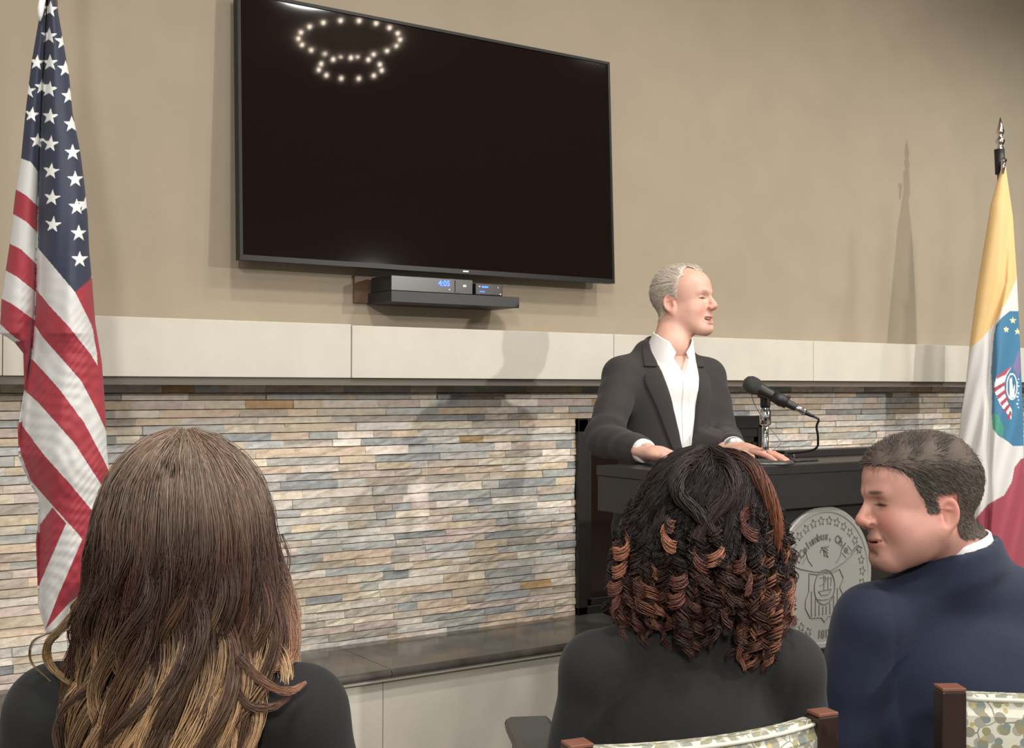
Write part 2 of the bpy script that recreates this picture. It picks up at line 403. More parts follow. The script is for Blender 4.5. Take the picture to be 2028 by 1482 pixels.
line(mb, circ(-.62, .46, .55, .5, -85, -20, 12)[:0] or [(-.86, .12), (-.7, -.02), (-.5, -.10), (-.3, -.14), (0, -.16), (.2, -.15), (.4, -.08), (.58, .02), (.70, .14), (.80, .28)], .0013)
line(mb, [(-.4, .16), (-.33, .0), (-.25, -.08)]); line(mb, [(.38, .18), (.32, .0), (.24, -.07)]); line(mb, [(-.78, .26), (-.66, .08), (-.5, -.02)])
for k in range(6): line(mb, [(.45+.06*k, -.02+.045*k), (.36+.06*k, .06+.05*k)], .0007); line(mb, [(-.45-.06*k, -.04+.03*k), (-.38-.06*k, .05+.04*k)], .0007)
line(mb, [(-.45, -.16), (-.2, -.2), (0, -.18), (.2, -.2), (.44, -.14), (.56, -.33), (.45, -.5), (.55, -.65), (.54, -.85), (.42, -1.0), (.1, -1.02), (0, -1.12), (-.1, -1.02), (-.42, -1.0), (-.56, -.8), (-.55, -.65), (-.46, -.5), (-.6, -.4)][:17], .0013, True)
line(mb, circ(0, -.45, .30, .33), .0015)
for u in (-.38, -.27, -.16, -.05, .05, .16, .27, .38): line(mb, [(u, -.5-.36*max(0, 1-(u/.30)**2)**.5*.9), (u, -.98)], .0012)
line(mb, [(-.18, -.52), (-.1, -.6), (.12, -.6), (.2, -.5), (-.18, -.52)]); line(mb, [(-.02, -.52), (-.02, -.22)]); line(mb, [(.1, -.52), (.1, -.26)])
line(mb, [(-.15, -.27), (.03, -.25), (.02, -.36), (-.13, -.42)]); line(mb, [(.04, -.3), (.2, -.28), (.18, -.44)]); line(mb, [(-.22, -.66), (-.1, -.69), (.1, -.69), (.22, -.65)])
mb.build('emblem', INK, sl)

# ------------------------------------------------------------------ microphone on its desk stand
mbz = LZ; MBP = P(1538, 918, 3.36); bx_, by_ = 2.49, 2.41
CHROME = mat('chrome', (225, 225, 225), .12, metal=1.)
RUB = mat('black_rubber', (26, 26, 27), .5)
stn = thing('microphone_stand', 'chrome desk microphone stand with a round base on the black lectern', 'microphone stand', (bx_, by_, mbz))
MB().lathe([(.08, 0), (.08, .004), (.072, .010), (.02, .014), (.012, .018)], (bx_, by_, mbz), n=40).build('base', mat('cast_grey', (92, 92, 90), .35, metal=.6), stn, smooth=True)
dps = 3.32      # depth
tp = np.array([bx_-.003, by_, mbz+.168])
MB().lathe([(.011, .012), (.0095, .05), (.0092, .125)], (bx_, by_, mbz), n=24).build('pole', CHROME, stn, smooth=True)
MB().lathe([(.012, .108), (.0165, .112), (.0165, .150), (.013, .155), (.011, .168)], (bx_, by_, mbz), n=24).build('clutch', CHROME, stn, smooth=True)
clip = MB().lathe([(.013, .158), (.0145, .165), (.0145, .205), (.011, .212)], (bx_, by_, mbz), n=20)
# microphone axis, from grille to connector, tilted down to the right of the speaker
A = P(1490, 763, 3.31); B = P(1604, 822, 3.27); ax = (B-A)/np.linalg.norm(B-A); Mid = A+ax*.085
clip.tube([(bx_, by_, mbz+.20), Mid-np.array([0, 0, .01])], [.011, .010], 12)
clip.tube([Mid-ax*.022, Mid+ax*.022], .0165, 16)
clip.tube([Mid+ax*.02+np.array([0, 0, .012]), Mid+ax*.026+np.array([0, -.004, .022])], [.006, .004], 8)
clip.tube([np.array([bx_-.026, by_, mbz+.195]), np.array([bx_+.008, by_, mbz+.19])], [.007, .006], 8)
clip.build('clip', RUB, stn, smooth=True)
mic = thing('microphone', 'dark handheld microphone with round grille clipped to the chrome stand', 'microphone', Mid)
G0 = A
MB().lathe([(.004, -.027), (.016, -.022), (.0235, -.010), (.0245, .002), (.0235, .012), (.019, .022), (.0165, .026)], G0, ax, 28).build('grille', mat('mic_grille', (70, 70, 68), .5, metal=.4, bump=1., bscale=900), mic, smooth=True)
MB().lathe([(.0215, .008), (.0185, .022), (.0155, .04), (.0125, .09), (.0105, .130), (.0098, .134)], G0, ax, 24).build('handle', mat('mic_body', (48, 48, 46), .4, metal=.3), mic, smooth=True)
MB().lathe([(.0088, .128), (.0095, .132), (.0095, .158), (.007, .162)], G0, ax, 20).build('connector', CHROME, mic, smooth=True)
MB().lathe([(.007, .160), (.0058, .168), (.004, .184)], G0, ax, 16).build('strain_relief', RUB, mic, smooth=True)
E1 = G0+ax*.182
cab = catmull([E1, E1+ax*.02, P(1617, 845, 3.28), P(1620, 868, 3.3), P(1613, 890, 3.34), np.array([2.62, 2.45, LZ+.02]), np.array([2.64, 2.5, LZ+.004])], 40)
o = MB().tube(cab, .0032, 8).build('microphone_cable', RUB, smooth=True); tag(o, 'thin black cable curving from the microphone down to the lectern top', 'cable')
wire = catmull([P(1487, 776, 3.31), P(1494, 800, 3.33), P(1512, 830, 3.37), P(1528, 852, 3.38), P(1541, 868, 3.37), P(1546, 880, 3.36), P(1530, 895, 3.4), P(1560, 905, 3.44), P(1582, 914, 3.42)], 50)
o = MB().tube(wire, .0009, 5).build('thin_wire', mat('wire_grey', (110, 96, 86), .5), smooth=True); tag(o, 'hair thin wire looping down beside the chrome microphone pole', 'wire')
dv = thing('desk_device', 'small black device with a silver peg lying on the lectern by the cable', 'device', (2.585, 2.42, LZ))
MB().box((2.56, 2.40, LZ), (2.70, 2.45, LZ+.006)).box((2.57, 2.405, LZ+.006), (2.592, 2.43, LZ+.022)).build('body', RUB, dv, bevel=.002)
MB().lathe([(.003, 0), (.003, .018), (.002, .02)], (2.612, 2.415, LZ+.005), n=12).build('peg', CHROME, dv, smooth=True)

# ------------------------------------------------------------------ flags
def inpoly(px, py, poly):
    c = np.zeros(px.shape, bool); n = len(poly)
    for i in range(n):
        x0, y0 = poly[i]; x1, y1 = poly[(i+1) % n]
        if y0 == y1: continue
        k = ((y0 > py) != (y1 > py)) & (px < (x1-x0)*(py-y0)/(y1-y0)+x0); c ^= k
    return c
def star(cx, cy, r, rot=0):
    return [(cx+(r if q % 2 == 0 else r*.4)*math.sin(rot+q*math.pi/5), cy-(r if q % 2 == 0 else r*.4)*math.cos(rot+q*math.pi/5)) for q in range(10)]
def prof(pts, y): pts = sorted(pts, key=lambda q: q[1]); return np.interp(y, [q[1] for q in pts], [q[0] for q in pts])
def flagcloth(name, d0, ys, left, creases, right, shapes, base, backcol, relief, parent, m, ncol=150, nb=36, thick=.05):
    """cloth bundle: the pattern lies in the cloth, folds are real depth; closed round the back"""
    xl, xr = prof(left, ys), prof(right, ys); t = np.linspace(0, 1, ncol); X = xl[:, None]+(xr-xl)[:, None]*t; Y = np.repeat(ys[:, None], ncol, 1)
    C = np.tile(np.array(base, float), X.shape+(1,))
    C[:] = s2l(base)
    for colr, poly in shapes: C[inpoly(X, Y, poly)] = s2l(colr)
    cr = [prof(c, ys) for c in creases]
    Z = relief(X, Y, xl[:, None], xr[:, None], cr)
    def w3(X, Y, Z):
        D = d0+Z; q = (FWD*FPX+RGT*(X-1014)[..., None]-UPV*(Y-741)[..., None])/FPX*D[..., None]; q[..., 2] += H; return q
    Pf = w3(X, Y, Z)
    tb = np.linspace(0, 1, nb+2)[1:-1]; Xb = xr[:, None]+(xl-xr)[:, None]*tb; Yb = np.repeat(ys[:, None], nb, 1)
    wd = ((xr-xl)/FPX*d0)[:, None]
    zr, zl = Z[:, -1:], Z[:, :1]
    Zb = zr*(1-tb)+zl*tb+np.sin(np.pi*tb)*np.minimum(wd*.45, thick+.03)+.012*np.sin(tb*19+Yb*.004)*np.sin(np.pi*tb)
    Pb = w3(Xb, Yb, Zb); Cb = np.tile(s2l(backcol), Xb.shape+(1,)).astype(float)
    Cb[:] = C[:, -1:][:, :1]*(1-tb)[None, :, None].round()+C[:, :1]*tb[None, :, None].round()
    Q = np.concatenate([Pf, Pb], 1); CC_ = np.concatenate([C, Cb], 1); n = Q.shape[1]; R = len(ys)
    i = np.arange(R-1)[:, None]; j = np.arange(n)[None]; j2_ = (j+1) % n
    F = np.stack([i*n+j+0*j2_, i*n+j2_, (i+1)*n+j2_, (i+1)*n+j+0*j2_], -1).reshape(-1, 4)
    me = bpy.data.meshes.new(name); me.from_pydata(Q.reshape(-1, 3).tolist(), [], F.tolist()+[tuple(range(n))[::-1], tuple((R-1)*n+k for k in range(n))])
    a = me.color_attributes.new('col', 'FLOAT_COLOR', 'POINT'); a.data.foreach_set('color', np.concatenate([CC_.reshape(-1, 3), np.ones((R*n, 1))], 1).astype(np.float32).ravel())
    me.polygons.foreach_set('use_smooth', np.ones(len(me.polygons), bool)); me.materials.append(m)
    o = bpy.data.objects.new(name, me); COL.objects.link(o); o.parent = parent; o.matrix_parent_inverse = PINV(parent); return o
CLOTH = mat('flag_cloth', rough=.65, attr='col', bump=.10, bscale=30, sheen=.1)
NAVY, RED, WHT = (40, 46, 66), (150, 44, 56), (198, 197, 194)
D1 = 2.9
us = thing('flag', 'american flag with white stars on navy hanging in folds at the far left', 'flag', tuple(P(96, 900, D1+.0)*np.array([1, 1, 0])))
left = [(86, -80), (86, -20), (84, 0), (75, 50), (62, 125), (50, 225), (42, 310), (30, 385), (18, 490), (3, 590), (0, 640), (-2, 660), (14, 668), (30, 680), (46, 700), (48, 773), (42, 808), (35, 850), (37, 910), (58, 957), (77, 987), (71, 1076), (74, 1154), (76, 1201), (89, 1249), (100, 1262)]
right = [(100, -80), (108, -20), (111, 0), (125, 80), (137, 150), (144, 225), (159, 300), (168, 370), (174, 430), (177, 500), (183, 560), (189, 640), (202, 719), (209, 820), (212, 886), (216, 930), (212, 975), (204, 1020), (197, 1090), (178, 1154), (140, 1200), (120, 1250), (112, 1262)]
crease = [(96, -80), (93, 0), (92, 47), (84, 189), (78, 331), (73, 496), (71, 614), (66, 661), (62, 700), (52, 760), (44, 810), (36, 900), (60, 957), (77, 1010), (74, 1200), (89, 1262)]
S = []
S.append((NAVY, [(-50, -90), (300, -90), (180, 553), (149, 579), (75, 491), (76, 341), (61, 321), (40, 313), (-50, 300)]))
# left panel bands
bl = [[(-60, 300), (40, 313), (61, 321), (77, 342)], [(-60, 340), (31, 375), (52, 387), (75, 409)], [(-60, 400), (24, 423), (52, 439), (74, 461)], [(-60, 450), (18, 482), (42, 494), (73, 524)],
      [(-60, 500), (8, 534), (33, 548), (72, 579)], [(-60, 560), (0, 590), (24, 602), (69, 635)], [(-60, 610), (0, 642), (28, 668), (66, 692)]]
for k in (1, 3, 5): S.append((RED, bl[k]+bl[k+1][::-1]))
M_ = [[(75, 491), (149, 579), (185, 650), (215, 700)], None]
R1u = [(72, 574), (98, 606), (137, 648), (179, 701), (215, 760)]; R1l = [(68, 642), (84, 668), (119, 707), (161, 755), (192, 814), (222, 880)]
R2u = [(62, 710), (90, 740), (119, 773), (167, 838), (202, 904), (228, 960)]; R2l = [(40, 765), (48, 773), (75, 797), (101, 826), (149, 880), (202, 963), (220, 1000)]
R3u = [(20, 820), (40, 838), (89, 904), (137, 957), (187, 1017), (215, 1060)]; R3l = [(20, 870), (36, 886), (60, 951), (107, 1005), (155, 1058), (190, 1106), (215, 1130)]
for u, l in ((R1u, R1l), (R2u, R2l), (R3u, R3l)): S.append((RED, u+l[::-1]))
S.append((RED, [(149, 579), (185, 548), (240, 548), (240, 900), (196, 720), (182, 645)]))
S.append((RED, [(192, 700), (260, 700), (260, 812), (215, 818), (196, 770)]))
S.append((RED, [(77, 1043), (104, 1005), (131, 1037), (77, 1160), (60, 1160), (60, 1090)]))
S.append((RED, [(164, 1066), (190, 1094), (240, 1094), (190, 1154), (137, 1195), (89, 1248), (119, 1171)]))
S.append(((130, 34, 48), [(30, 677), (65, 670), (60, 714), (46, 760), (30, 778)]))  # fold tucked behind, its shade put in as a darker red
for c in ((97, 71, .05), (99, 124, 0), (98, 177, .1), (99, 231, .1), (100, 285, .12), (101, 339, .12), (103, 392, .12), (105, 445, .12), (144, 302, 0), (149, 355, 0), (152, 410, 0), (156, 462, 0), (158, 514, 0),
          (142, 246, 0), (73, 124, .1), (63, 227, .15), (74, 279, .1), (99, 18, .1), (56, 180, 0), (83, 172, 0), (137, 190, 0), (130, 136, 0), (125, 82, 0), (170, 405, 0)): S.append(((236, 236, 232), star(c[0], c[1], 17 if c[0] > 86 else 16, c[2])))
def rel_us(X, Y, xl, xr, cr):
    c = cr[0][:, None]; w = (xr-xl)/FPX*D1
    tl = np.clip((X-xl)/np.maximum(c-xl, 1), 0, 1); tr = np.clip((X-c)/np.maximum(xr-c, 1), 0, 1)
    zl = -np.sin(np.pi*tl)**.8*np.clip(c-xl, 0, 80)/FPX*D1*.35+.035*(tl > .97)*0+.03*tl**6
    zr = -np.sin(np.pi*np.clip(tr, 0, 1))**.7*w*.30+.03*(1-tr)**8+.02*tr**6-.012*np.exp(-((tr-.03)/.05)**2)
    s = X-1.3*(Y-400)*.12
    ripple = .0030*np.sin(tr*9+Y*.008)*(tr > 0)+.0012*np.sin(X*.16+Y*.013)+.0006*np.sin(X*.13-Y*.21+4*np.sin(Y*.023+X*.03))*np.clip((Y-450)/300, 0, 1)+.0006*np.sin(Y*.27+X*.31+5*np.sin(X*.037+Y*.019))*np.clip((Y-450)/300, 0, 1)
    return np.where(X < c, zl, zr)+ripple*np.clip(w*8, 0, 1)
flagcloth('cloth', D1, np.arange(-80, 1263, 1.6), left, [crease], right, S, WHT, RED, rel_us, us, CLOTH)
def pole(parent, X, Y, top, finial, foot=None):
    X0, Y0 = foot if foot else (X, Y)
    MB().tube([(X0, Y0, .03), (X, Y, top)], .0125, 14).build('pole', mat('oak_pole', (120, 84, 48), .35), parent, smooth=True)
    MB().lathe([(.15, 0), (.15, .015), (.13, .03), (.04, .05), (.022, .10), (.018, .12)], (X0, Y0, 0), n=40).build('floor_stand', mat('gold_stand', (170, 140, 80), .3, metal=.8), parent, smooth=True)
    fin = MB().lathe([(.013, -.02), (.016, 0), (.010, .012), (.016, .022), (.02, .034), (.013, .046), (.008, .055), (.015, .066), (.0165, .078), (.010, .10), (.001, .135)], (X, Y, top), n=20).build('finial', mat('silver_finial', (210, 205, 200), .18, metal=1.), parent, smooth=True)
p1 = P(97, -30, D1+.045)
p0 = P(176, 1300, D1+.045); pole(us, p1[0], p1[1], 2.5, True, (p0[0], p0[1]))
hd = P(84, 15, D1-.03)
MB().tube(catmull([P(90, -60, D1-.01), P(86, -15, D1-.02), P(81, 15, D1-.025), P(79, 42, D1-.02)], 10), [.008]*8+[.006, .002], 8).build('white_header', mat('white_canvas', (225, 225, 222), .7), us, smooth=True)

D2 = 5.07
cf = thing('flag', 'yellow, white and red city flag with a blue seal at the far right', 'flag', tuple(P(1986, 800, D2)*np.array([1, 1, 0])))
left = [(1986, 318), (1981, 339), (1962, 405), (1947, 498), (1933, 584), (1921, 677), (1913, 758), (1905, 810), (1899, 860), (1895, 900), (1893, 1000), (1900, 1080), (1915, 1140), (1945, 1190)]
right = [(1991, 318), (1993, 339), (2006, 429), (2014, 547), (2018, 634), (2022, 727), (2026, 820), (2030, 1000), (2030, 1100), (2026, 1190)]
YEL, BLU = (214, 180, 122), (56, 112, 146)
S = [(YEL, [(1850, 300), (2060, 300), (2060, 535), (2014, 550), (1996, 592), (1968, 642), (1945, 670), (1918, 693), (1850, 700)]),
     (BLU, [(1999, 617), (1984, 629), (1972, 644), (1968, 666), (1965, 706), (1963, 737), (1965, 777), (1964, 821), (1966, 847), (1977, 863), (1995, 874), (2006, 884), (2060, 884), (2060, 617)]),
     ((62, 140, 120), [(1964, 818), (1976, 822), (1988, 845), (1986, 868), (1966, 850)]),
     ((150, 62, 78), [(2060, 900), (2022, 909), (2009, 927), (2004, 954), (1989, 981), (1957, 999), (1930, 1030), (1890, 1060), (1890, 1200), (2060, 1200)]),
     ((44, 44, 60), [(1984, 1075), (1992, 1090), (1996, 1120), (1986, 1110)])]  # last shape: dark gap between folds, its shade put into the cloth colour
for c in ((2006, 635), (1993, 653), (2015, 657)): S.append(((232, 214, 160), star(c[0], c[1], 7)))
sh_ = [(2004, 725), (1989, 735), (1975, 745), (1969, 759), (1969, 774), (1980, 800), (2003, 831), (2004, 812), (1995, 795), (1989, 777), (1989, 760), (1993, 745)]
S.append(((232, 226, 222), sh_)); S.append(((170, 70, 90), [(2004, 725), (1989, 735), (1975, 745), (1973, 752), (1992, 742)]))
for k in range(5):
    y = 768+k*14; S.append(((158, 66, 84), [(1966+k*7, y+2), (1990+k*3, y-12), (1991+k*3, y-5), (1970+k*7, y+9)]))
S.append(((225, 225, 225), [(2004+11*math.cos(a), 766+27*math.sin(a)) for a in np.linspace(0, 6.28, 24)])); S.append((BLU, [(2004+9*math.cos(a), 766+24*math.sin(a)) for a in np.linspace(0, 6.28, 24)]))
S.append(((235, 235, 235), [(1999, 752), (2004, 748), (2006, 772), (2010, 760), (2009, 786), (2000, 790)]))
for k in range(10): S.append(((214, 220, 228), star(2015+2*(k % 2), 744+k*7, 2.6)))
S.append(((120, 110, 150), [(2006, 728), (2018, 690), (2022, 735), (2016, 750)]))
def rel_cf(X, Y, xl, xr, cr):
    w = (xr-xl)/FPX*D2; t = (X-xl)/(xr-xl)
    cx = cr[0][:, None]
    return -np.sin(np.pi*t)**.8*w*.30+.028*np.exp(-((X-cx)/7.)**2)*np.clip((Y-380)/200, 0, 1)+.008*np.sin(t*11+Y*.006)*np.clip((Y-420)/300, 0, 1)+.005*np.sin(X*.2+Y*.05)*np.clip((Y-600)/200, 0, 1)
flagcloth('cloth', D2, np.arange(318, 1190, 1.6), left, [[(1990, 318), (1997, 420), (1988, 560), (1962, 660), (1958, 900), (1950, 1190)]], right, S, (204, 202, 198), YEL, rel_cf, cf, CLOTH, ncol=110)
p2 = P(1981, 300, D2+.03)
pole(cf, p2[0], p2[1], P(1979, 292, D2)[2], True)
MB().tube([P(1979, 296, D2+.03), P(1981, 345, D2+.03)], .021, 14).build('pole_sleeve', RUB, cf, smooth=True)
MB().tube([P(1988, 316, D2-.03), P(1985, 345, D2-.03)], [.012, .006], 10).lathe([(.011, -.006), (.011, .006)], P(1988, 318, D2-.035), -FWD, 16).build('corner_grommet', CHROME, cf, smooth=True)

# ------------------------------------------------------------------ chairs (wooden frame, fabric back with a twig pattern)
def fabric():
    M = bpy.data.materials.new('twig_fabric'); M.use_nodes = True; N = M.node_tree.nodes; L = M.node_tree.links; b = N['Principled BSDF']
    b.inputs['Roughness'].default_value = .45
    tc = N.new('ShaderNodeTexCoord'); cur = None
    def blobs(scale, thr, col, seed, prev, stretch=(1, 1, .75), rnd=1.):
        mp = N.new('ShaderNodeMapping'); mp.inputs['Location'].default_value = (seed, seed*.7, seed*1.3); mp.inputs['Scale'].default_value = stretch; L.new(tc.outputs['UV'], mp.inputs['Vector'])
        v = N.new('ShaderNodeTexVoronoi'); v.voronoi_dimensions = '2D'; v.inputs['Scale'].default_value = scale; v.inputs['Randomness'].default_value = rnd; L.new(mp.outputs[0], v.inputs['Vector'])
        lt = N.new('ShaderNodeMath'); lt.operation = 'LESS_THAN'; lt.inputs[1].default_value = thr; L.new(v.outputs['Distance'], lt.inputs[0])
        mx = N.new('ShaderNodeMix'); mx.data_type = 'RGBA'; L.new(lt.outputs[0], mx.inputs['Factor'])
        if isinstance(prev, tuple): mx.inputs['A'].default_value = (*s2l(prev), 1)
        else: L.new(prev, mx.inputs['A'])
        mx.inputs['B'].default_value = (*s2l(col), 1); return mx.outputs['Result']
    cur = (206, 204, 188)
    # vines: thin cell edges
    mp = N.new('ShaderNodeMapping'); L.new(tc.outputs['UV'], mp.inputs['Vector'])
    no = N.new('ShaderNodeTexNoise'); no.inputs['Scale'].default_value = 14; L.new(tc.outputs['UV'], no.inputs['Vector'])
    ad = N.new('ShaderNodeVectorMath'); ad.operation = 'MULTIPLY_ADD'; ad.inputs[1].default_value = (.06, .06, 0); L.new(no.outputs['Color'], ad.inputs[0]); L.new(mp.outputs[0], ad.inputs[2])
    v = N.new('ShaderNodeTexVoronoi'); v.voronoi_dimensions = '2D'; v.feature = 'DISTANCE_TO_EDGE'; v.inputs['Scale'].default_value = 17; L.new(ad.outputs[0], v.inputs['Vector'])
    lt = N.new('ShaderNodeMath'); lt.operation = 'LESS_THAN'; lt.inputs[1].default_value = .018; L.new(v.outputs['Distance'], lt.inputs[0])
    mx = N.new('ShaderNodeMix'); mx.data_type = 'RGBA'; L.new(lt.outputs[0], mx.inputs['Factor']); mx.inputs['A'].default_value = (*s2l(cur), 1); mx.inputs['B'].default_value = (*s2l((128, 126, 106)), 1)
    cur = mx.outputs['Result']
    cur = blobs(44, .36, (158, 156, 142), 3.1, cur); cur = blobs(38, .30, (136, 134, 116), 7.7, cur); cur = blobs(32, .20, (146, 140, 104), 1.9, cur)
    cur = blobs(24, .14, (122, 136, 130), 5.3, cur, (1, 1, 1)); cur = blobs(26, .09, (184, 162, 104), 9.3, cur, (1, 1, 1))
    L.new(cur, b.inputs['Base Color']); return M
FAB = fabric(); WOOD = mat('dark_walnut', (46, 31, 27), .35, noise=.2, nscale=18, bump=.06, bscale=60)
WTOP = mat('walnut_top', (124, 82, 66), .35, noise=.15, nscale=18)
LEA = mat('black_leather', (62, 62, 60), .4, bump=.15, bscale=220)
def chair(label, cx, cy, yaw, ht, ayaw=0., wid=.50):
    """yaw: direction the sitter faces (radians, 0 = +Y). origin on floor under the back"""
    t = thing('armchair', label, 'chair', (cx, cy, 0))
    R = np.array([[math.cos(yaw), -math.sin(yaw), 0], [math.sin(yaw), math.cos(yaw), 0], [0, 0, 1]]); T = np.array([cx, cy, 0])
    def tr(v): return np.asarray(v)@R.T+T
    hw = wid/2
    for s in (-1, 1):
        mb = MB(); a = s*(hw+.018)
        mb.box((a-.019, -.012, 0), (a+.019, .022, ht-.004)); mb.v[-1] = tr(mb.v[-1]); lg = mb.build('back_post', WOOD, t, bevel=.003)
        mb = MB(); mb.box((a-.0185, -.0115, ht-.004), (a+.0185, .0215, ht+.001)); mb.v[-1] = tr(mb.v[-1]); mb.build('post_cap', WTOP, lg, bevel=.001)
        q_ = a+(.55*math.sin(-ayaw) if ayaw else 0); mb = MB().box((q_-.018, .45+(.06 if ayaw else 0), 0), (q_+.018, .486+(.06 if ayaw else 0), .63 if not ayaw else .69)); mb.v[-1] = tr(mb.v[-1]); mb.build('front_leg', WOOD, t, bevel=.003)
        # padded arm with rounded edges
        mb = MB(); pts = []
        az = .655 if ayaw == 0 else .71
        w2 = .045; ca_, sa_ = math.cos(ayaw), math.sin(ayaw); a += (-.012*s)
        for yy in (.02, .10, .40, .565, .585) if ayaw else (.02, .10, .40, .475, .495):
            hh = .018 if yy not in (.495, .585) else .010
            ring_ = [(a+w2*u*ca_*(1 if hh > .015 else .9)-yy*sa_, yy*ca_+w2*u*sa_, az+hh*q) for u, q in ((-1, 0), (-.93, .6), (-.75, 1), (.75, 1), (.93, .6), (1, 0), (.93, -.6), (.75, -1), (-.75, -1), (-.93, -.6))]
            pts += ring_
        n = 10; ff = [(i*n+j, i*n+(j+1) % n, (i+1)*n+(j+1) % n, (i+1)*n+j) for i in range(4) for j in range(n)]+[tuple(range(n)), tuple(range(4*n, 5*n))[::-1]]
        mb.add(tr(pts), ff); mb.build('armrest', LEA, t, smooth=False, bevel=.002)
    mb = MB().box((-hw, 0, .36), (hw, .46, .40)); mb.v[-1] = tr(mb.v[-1]); mb.build('seat_rail', WOOD, t, bevel=.003)
    mb = MB().box((-hw+.003, .02, .40), (hw-.003, .49, .46)); mb.v[-1] = tr(mb.v[-1]); mb.build('seat', FAB, t, bevel=.012)
    # curved upholstered back
    nx, nz = 28, 16; vs = []; uv = []
    for side in (0, 1):
        for k in range(nz):
            v = k/(nz-1)
            for i in range(nx):
                u = i/(nx-1)*2-1
                y = -.034*(1-u*u)-.008+(0 if side == 0 else .045)
                zt = ht-.012; z = .46+(zt-.46)*v
                e = min(1, (1-v)*14)  # rounded top
                yy = y+(.018 if side == 0 else -.010)*(1-e**.5)
                if side == 0: yy -= .008*(1-u**4)*math.sin(math.pi*v)
                vs.append((u*(hw-.001), yy, z+(.0)*e)); uv.append(((u+1)/2*wid, z))
    g = lambda s, k, i: s*nx*nz+k*nx+i
    ff = []
    for k in range(nz-1):
        for i in range(nx-1):
            ff.append((g(0, k, i), g(0, k, i+1), g(0, k+1, i+1), g(0, k+1, i))); ff.append((g(1, k, i+1), g(1, k, i), g(1, k+1, i), g(1, k+1, i+1)))
        ff.append((g(0, k, 0), g(0, k+1, 0), g(1, k+1, 0), g(1, k, 0))); ff.append((g(0, k, nx-1), g(1, k, nx-1), g(1, k+1, nx-1), g(0, k+1, nx-1)))
    top0 = len(ff)
    for i in range(nx-1): ff.append((g(0, nz-1, i), g(0, nz-1, i+1), g(1, nz-1, i+1), g(1, nz-1, i))); ff.append((g(0, 0, i+1), g(0, 0, i), g(1, 0, i), g(1, 0, i+1)))
    me = bpy.data.meshes.new('backrest'); me.from_pydata(tr(vs).tolist(), [], ff); ul = me.uv_layers.new(name='UVMap')
    for p in me.polygons:
        for li in p.loop_indices:
            vi = me.loops[li].vertex_index; q = uv[vi]; ul.data[li].uv = (q[0], q[1]+(.05 if vi >= nx*nz else 0))
    me.materials.append(FAB); o = bpy.data.objects.new('backrest', me); COL.objects.link(o); o.parent = t; o.matrix_parent_inverse = PINV(t)
    # piping along the rear top edge
    pp = [(u*(hw-.004), -.034*(1-u*u)+.004, ht-.017) for u in np.linspace(-1, 1, 24)]
    MB().tube(tr([(x, y-.006, z) for x, y, z in pp]), .0035, 8).build('piping', mat('pale_piping', (206, 204, 190), .6), t, smooth=True)
    return t
def camxy(xc, d):      # camera-frame right / depth -> world
    q = FWD*d+RGT*xc; return q[0], q[1]
CYAW = -math.radians(33.93)

c1 = camxy(.296, 1.80); chair('walnut armchair with pale twig pattern back under the curly haired woman', c1[0], c1[1], CYAW+math.radians(23), H-.514, ayaw=math.radians(-15.3), wid=.395)
c2 = camxy(.935, 1.83); chair('walnut armchair with pale leaf pattern back behind the man in navy', c2[0], c2[1], CYAW+math.radians(4), H-.456)
# ------------------------------------------------------------------ sculpting by distance fields (one continuous surface per part)
f4 = np.float32
def smin(a, b, k):
    h = np.clip(.5+.5*(b-a)/k, 0, 1); return b*(1-h)+a*h-k*h*(1-h)
def smax(a, b, k): return -smin(-a, -b, k)
def ell(p, c, r, R=None):
    q = p-np.asarray(c, f4)
    if R is not None: q = q@np.asarray(R, f4)
    r = np.asarray(r, f4); k0 = np.linalg.norm(q/r, axis=1); k1 = np.linalg.norm(q/(r*r), axis=1)+1e-9
    return k0*(k0-1)/k1
def cone(p, a, b, ra, rb):
    a = np.asarray(a, f4); b = np.asarray(b, f4); d = b-a; t = np.clip((p-a)@d/(d@d+1e-12), 0, 1)
    return np.linalg.norm(p-a-t[:, None]*d, axis=1)-(ra+(rb-ra)*t)
def flatcone(p, a, b, ra, rb, n, sq):
    """tapered capsule flattened along n by sq"""
    n = np.asarray(n, f4); n = n/np.linalg.norm(n); S = lambda v: v+np.outer(v@n, n)*(1/sq-1) if v.ndim == 2 else v+n*(v@n)*(1/sq-1)
    a = np.asarray(a, f4); b = np.asarray(b, f4); q = S(p-a); d = S(b-a); t = np.clip(q@d/(d@d+1e-12), 0, 1)
    return (np.linalg.norm(q-t[:, None]*d, axis=1)-(ra+(rb-ra)*t))*sq**.5
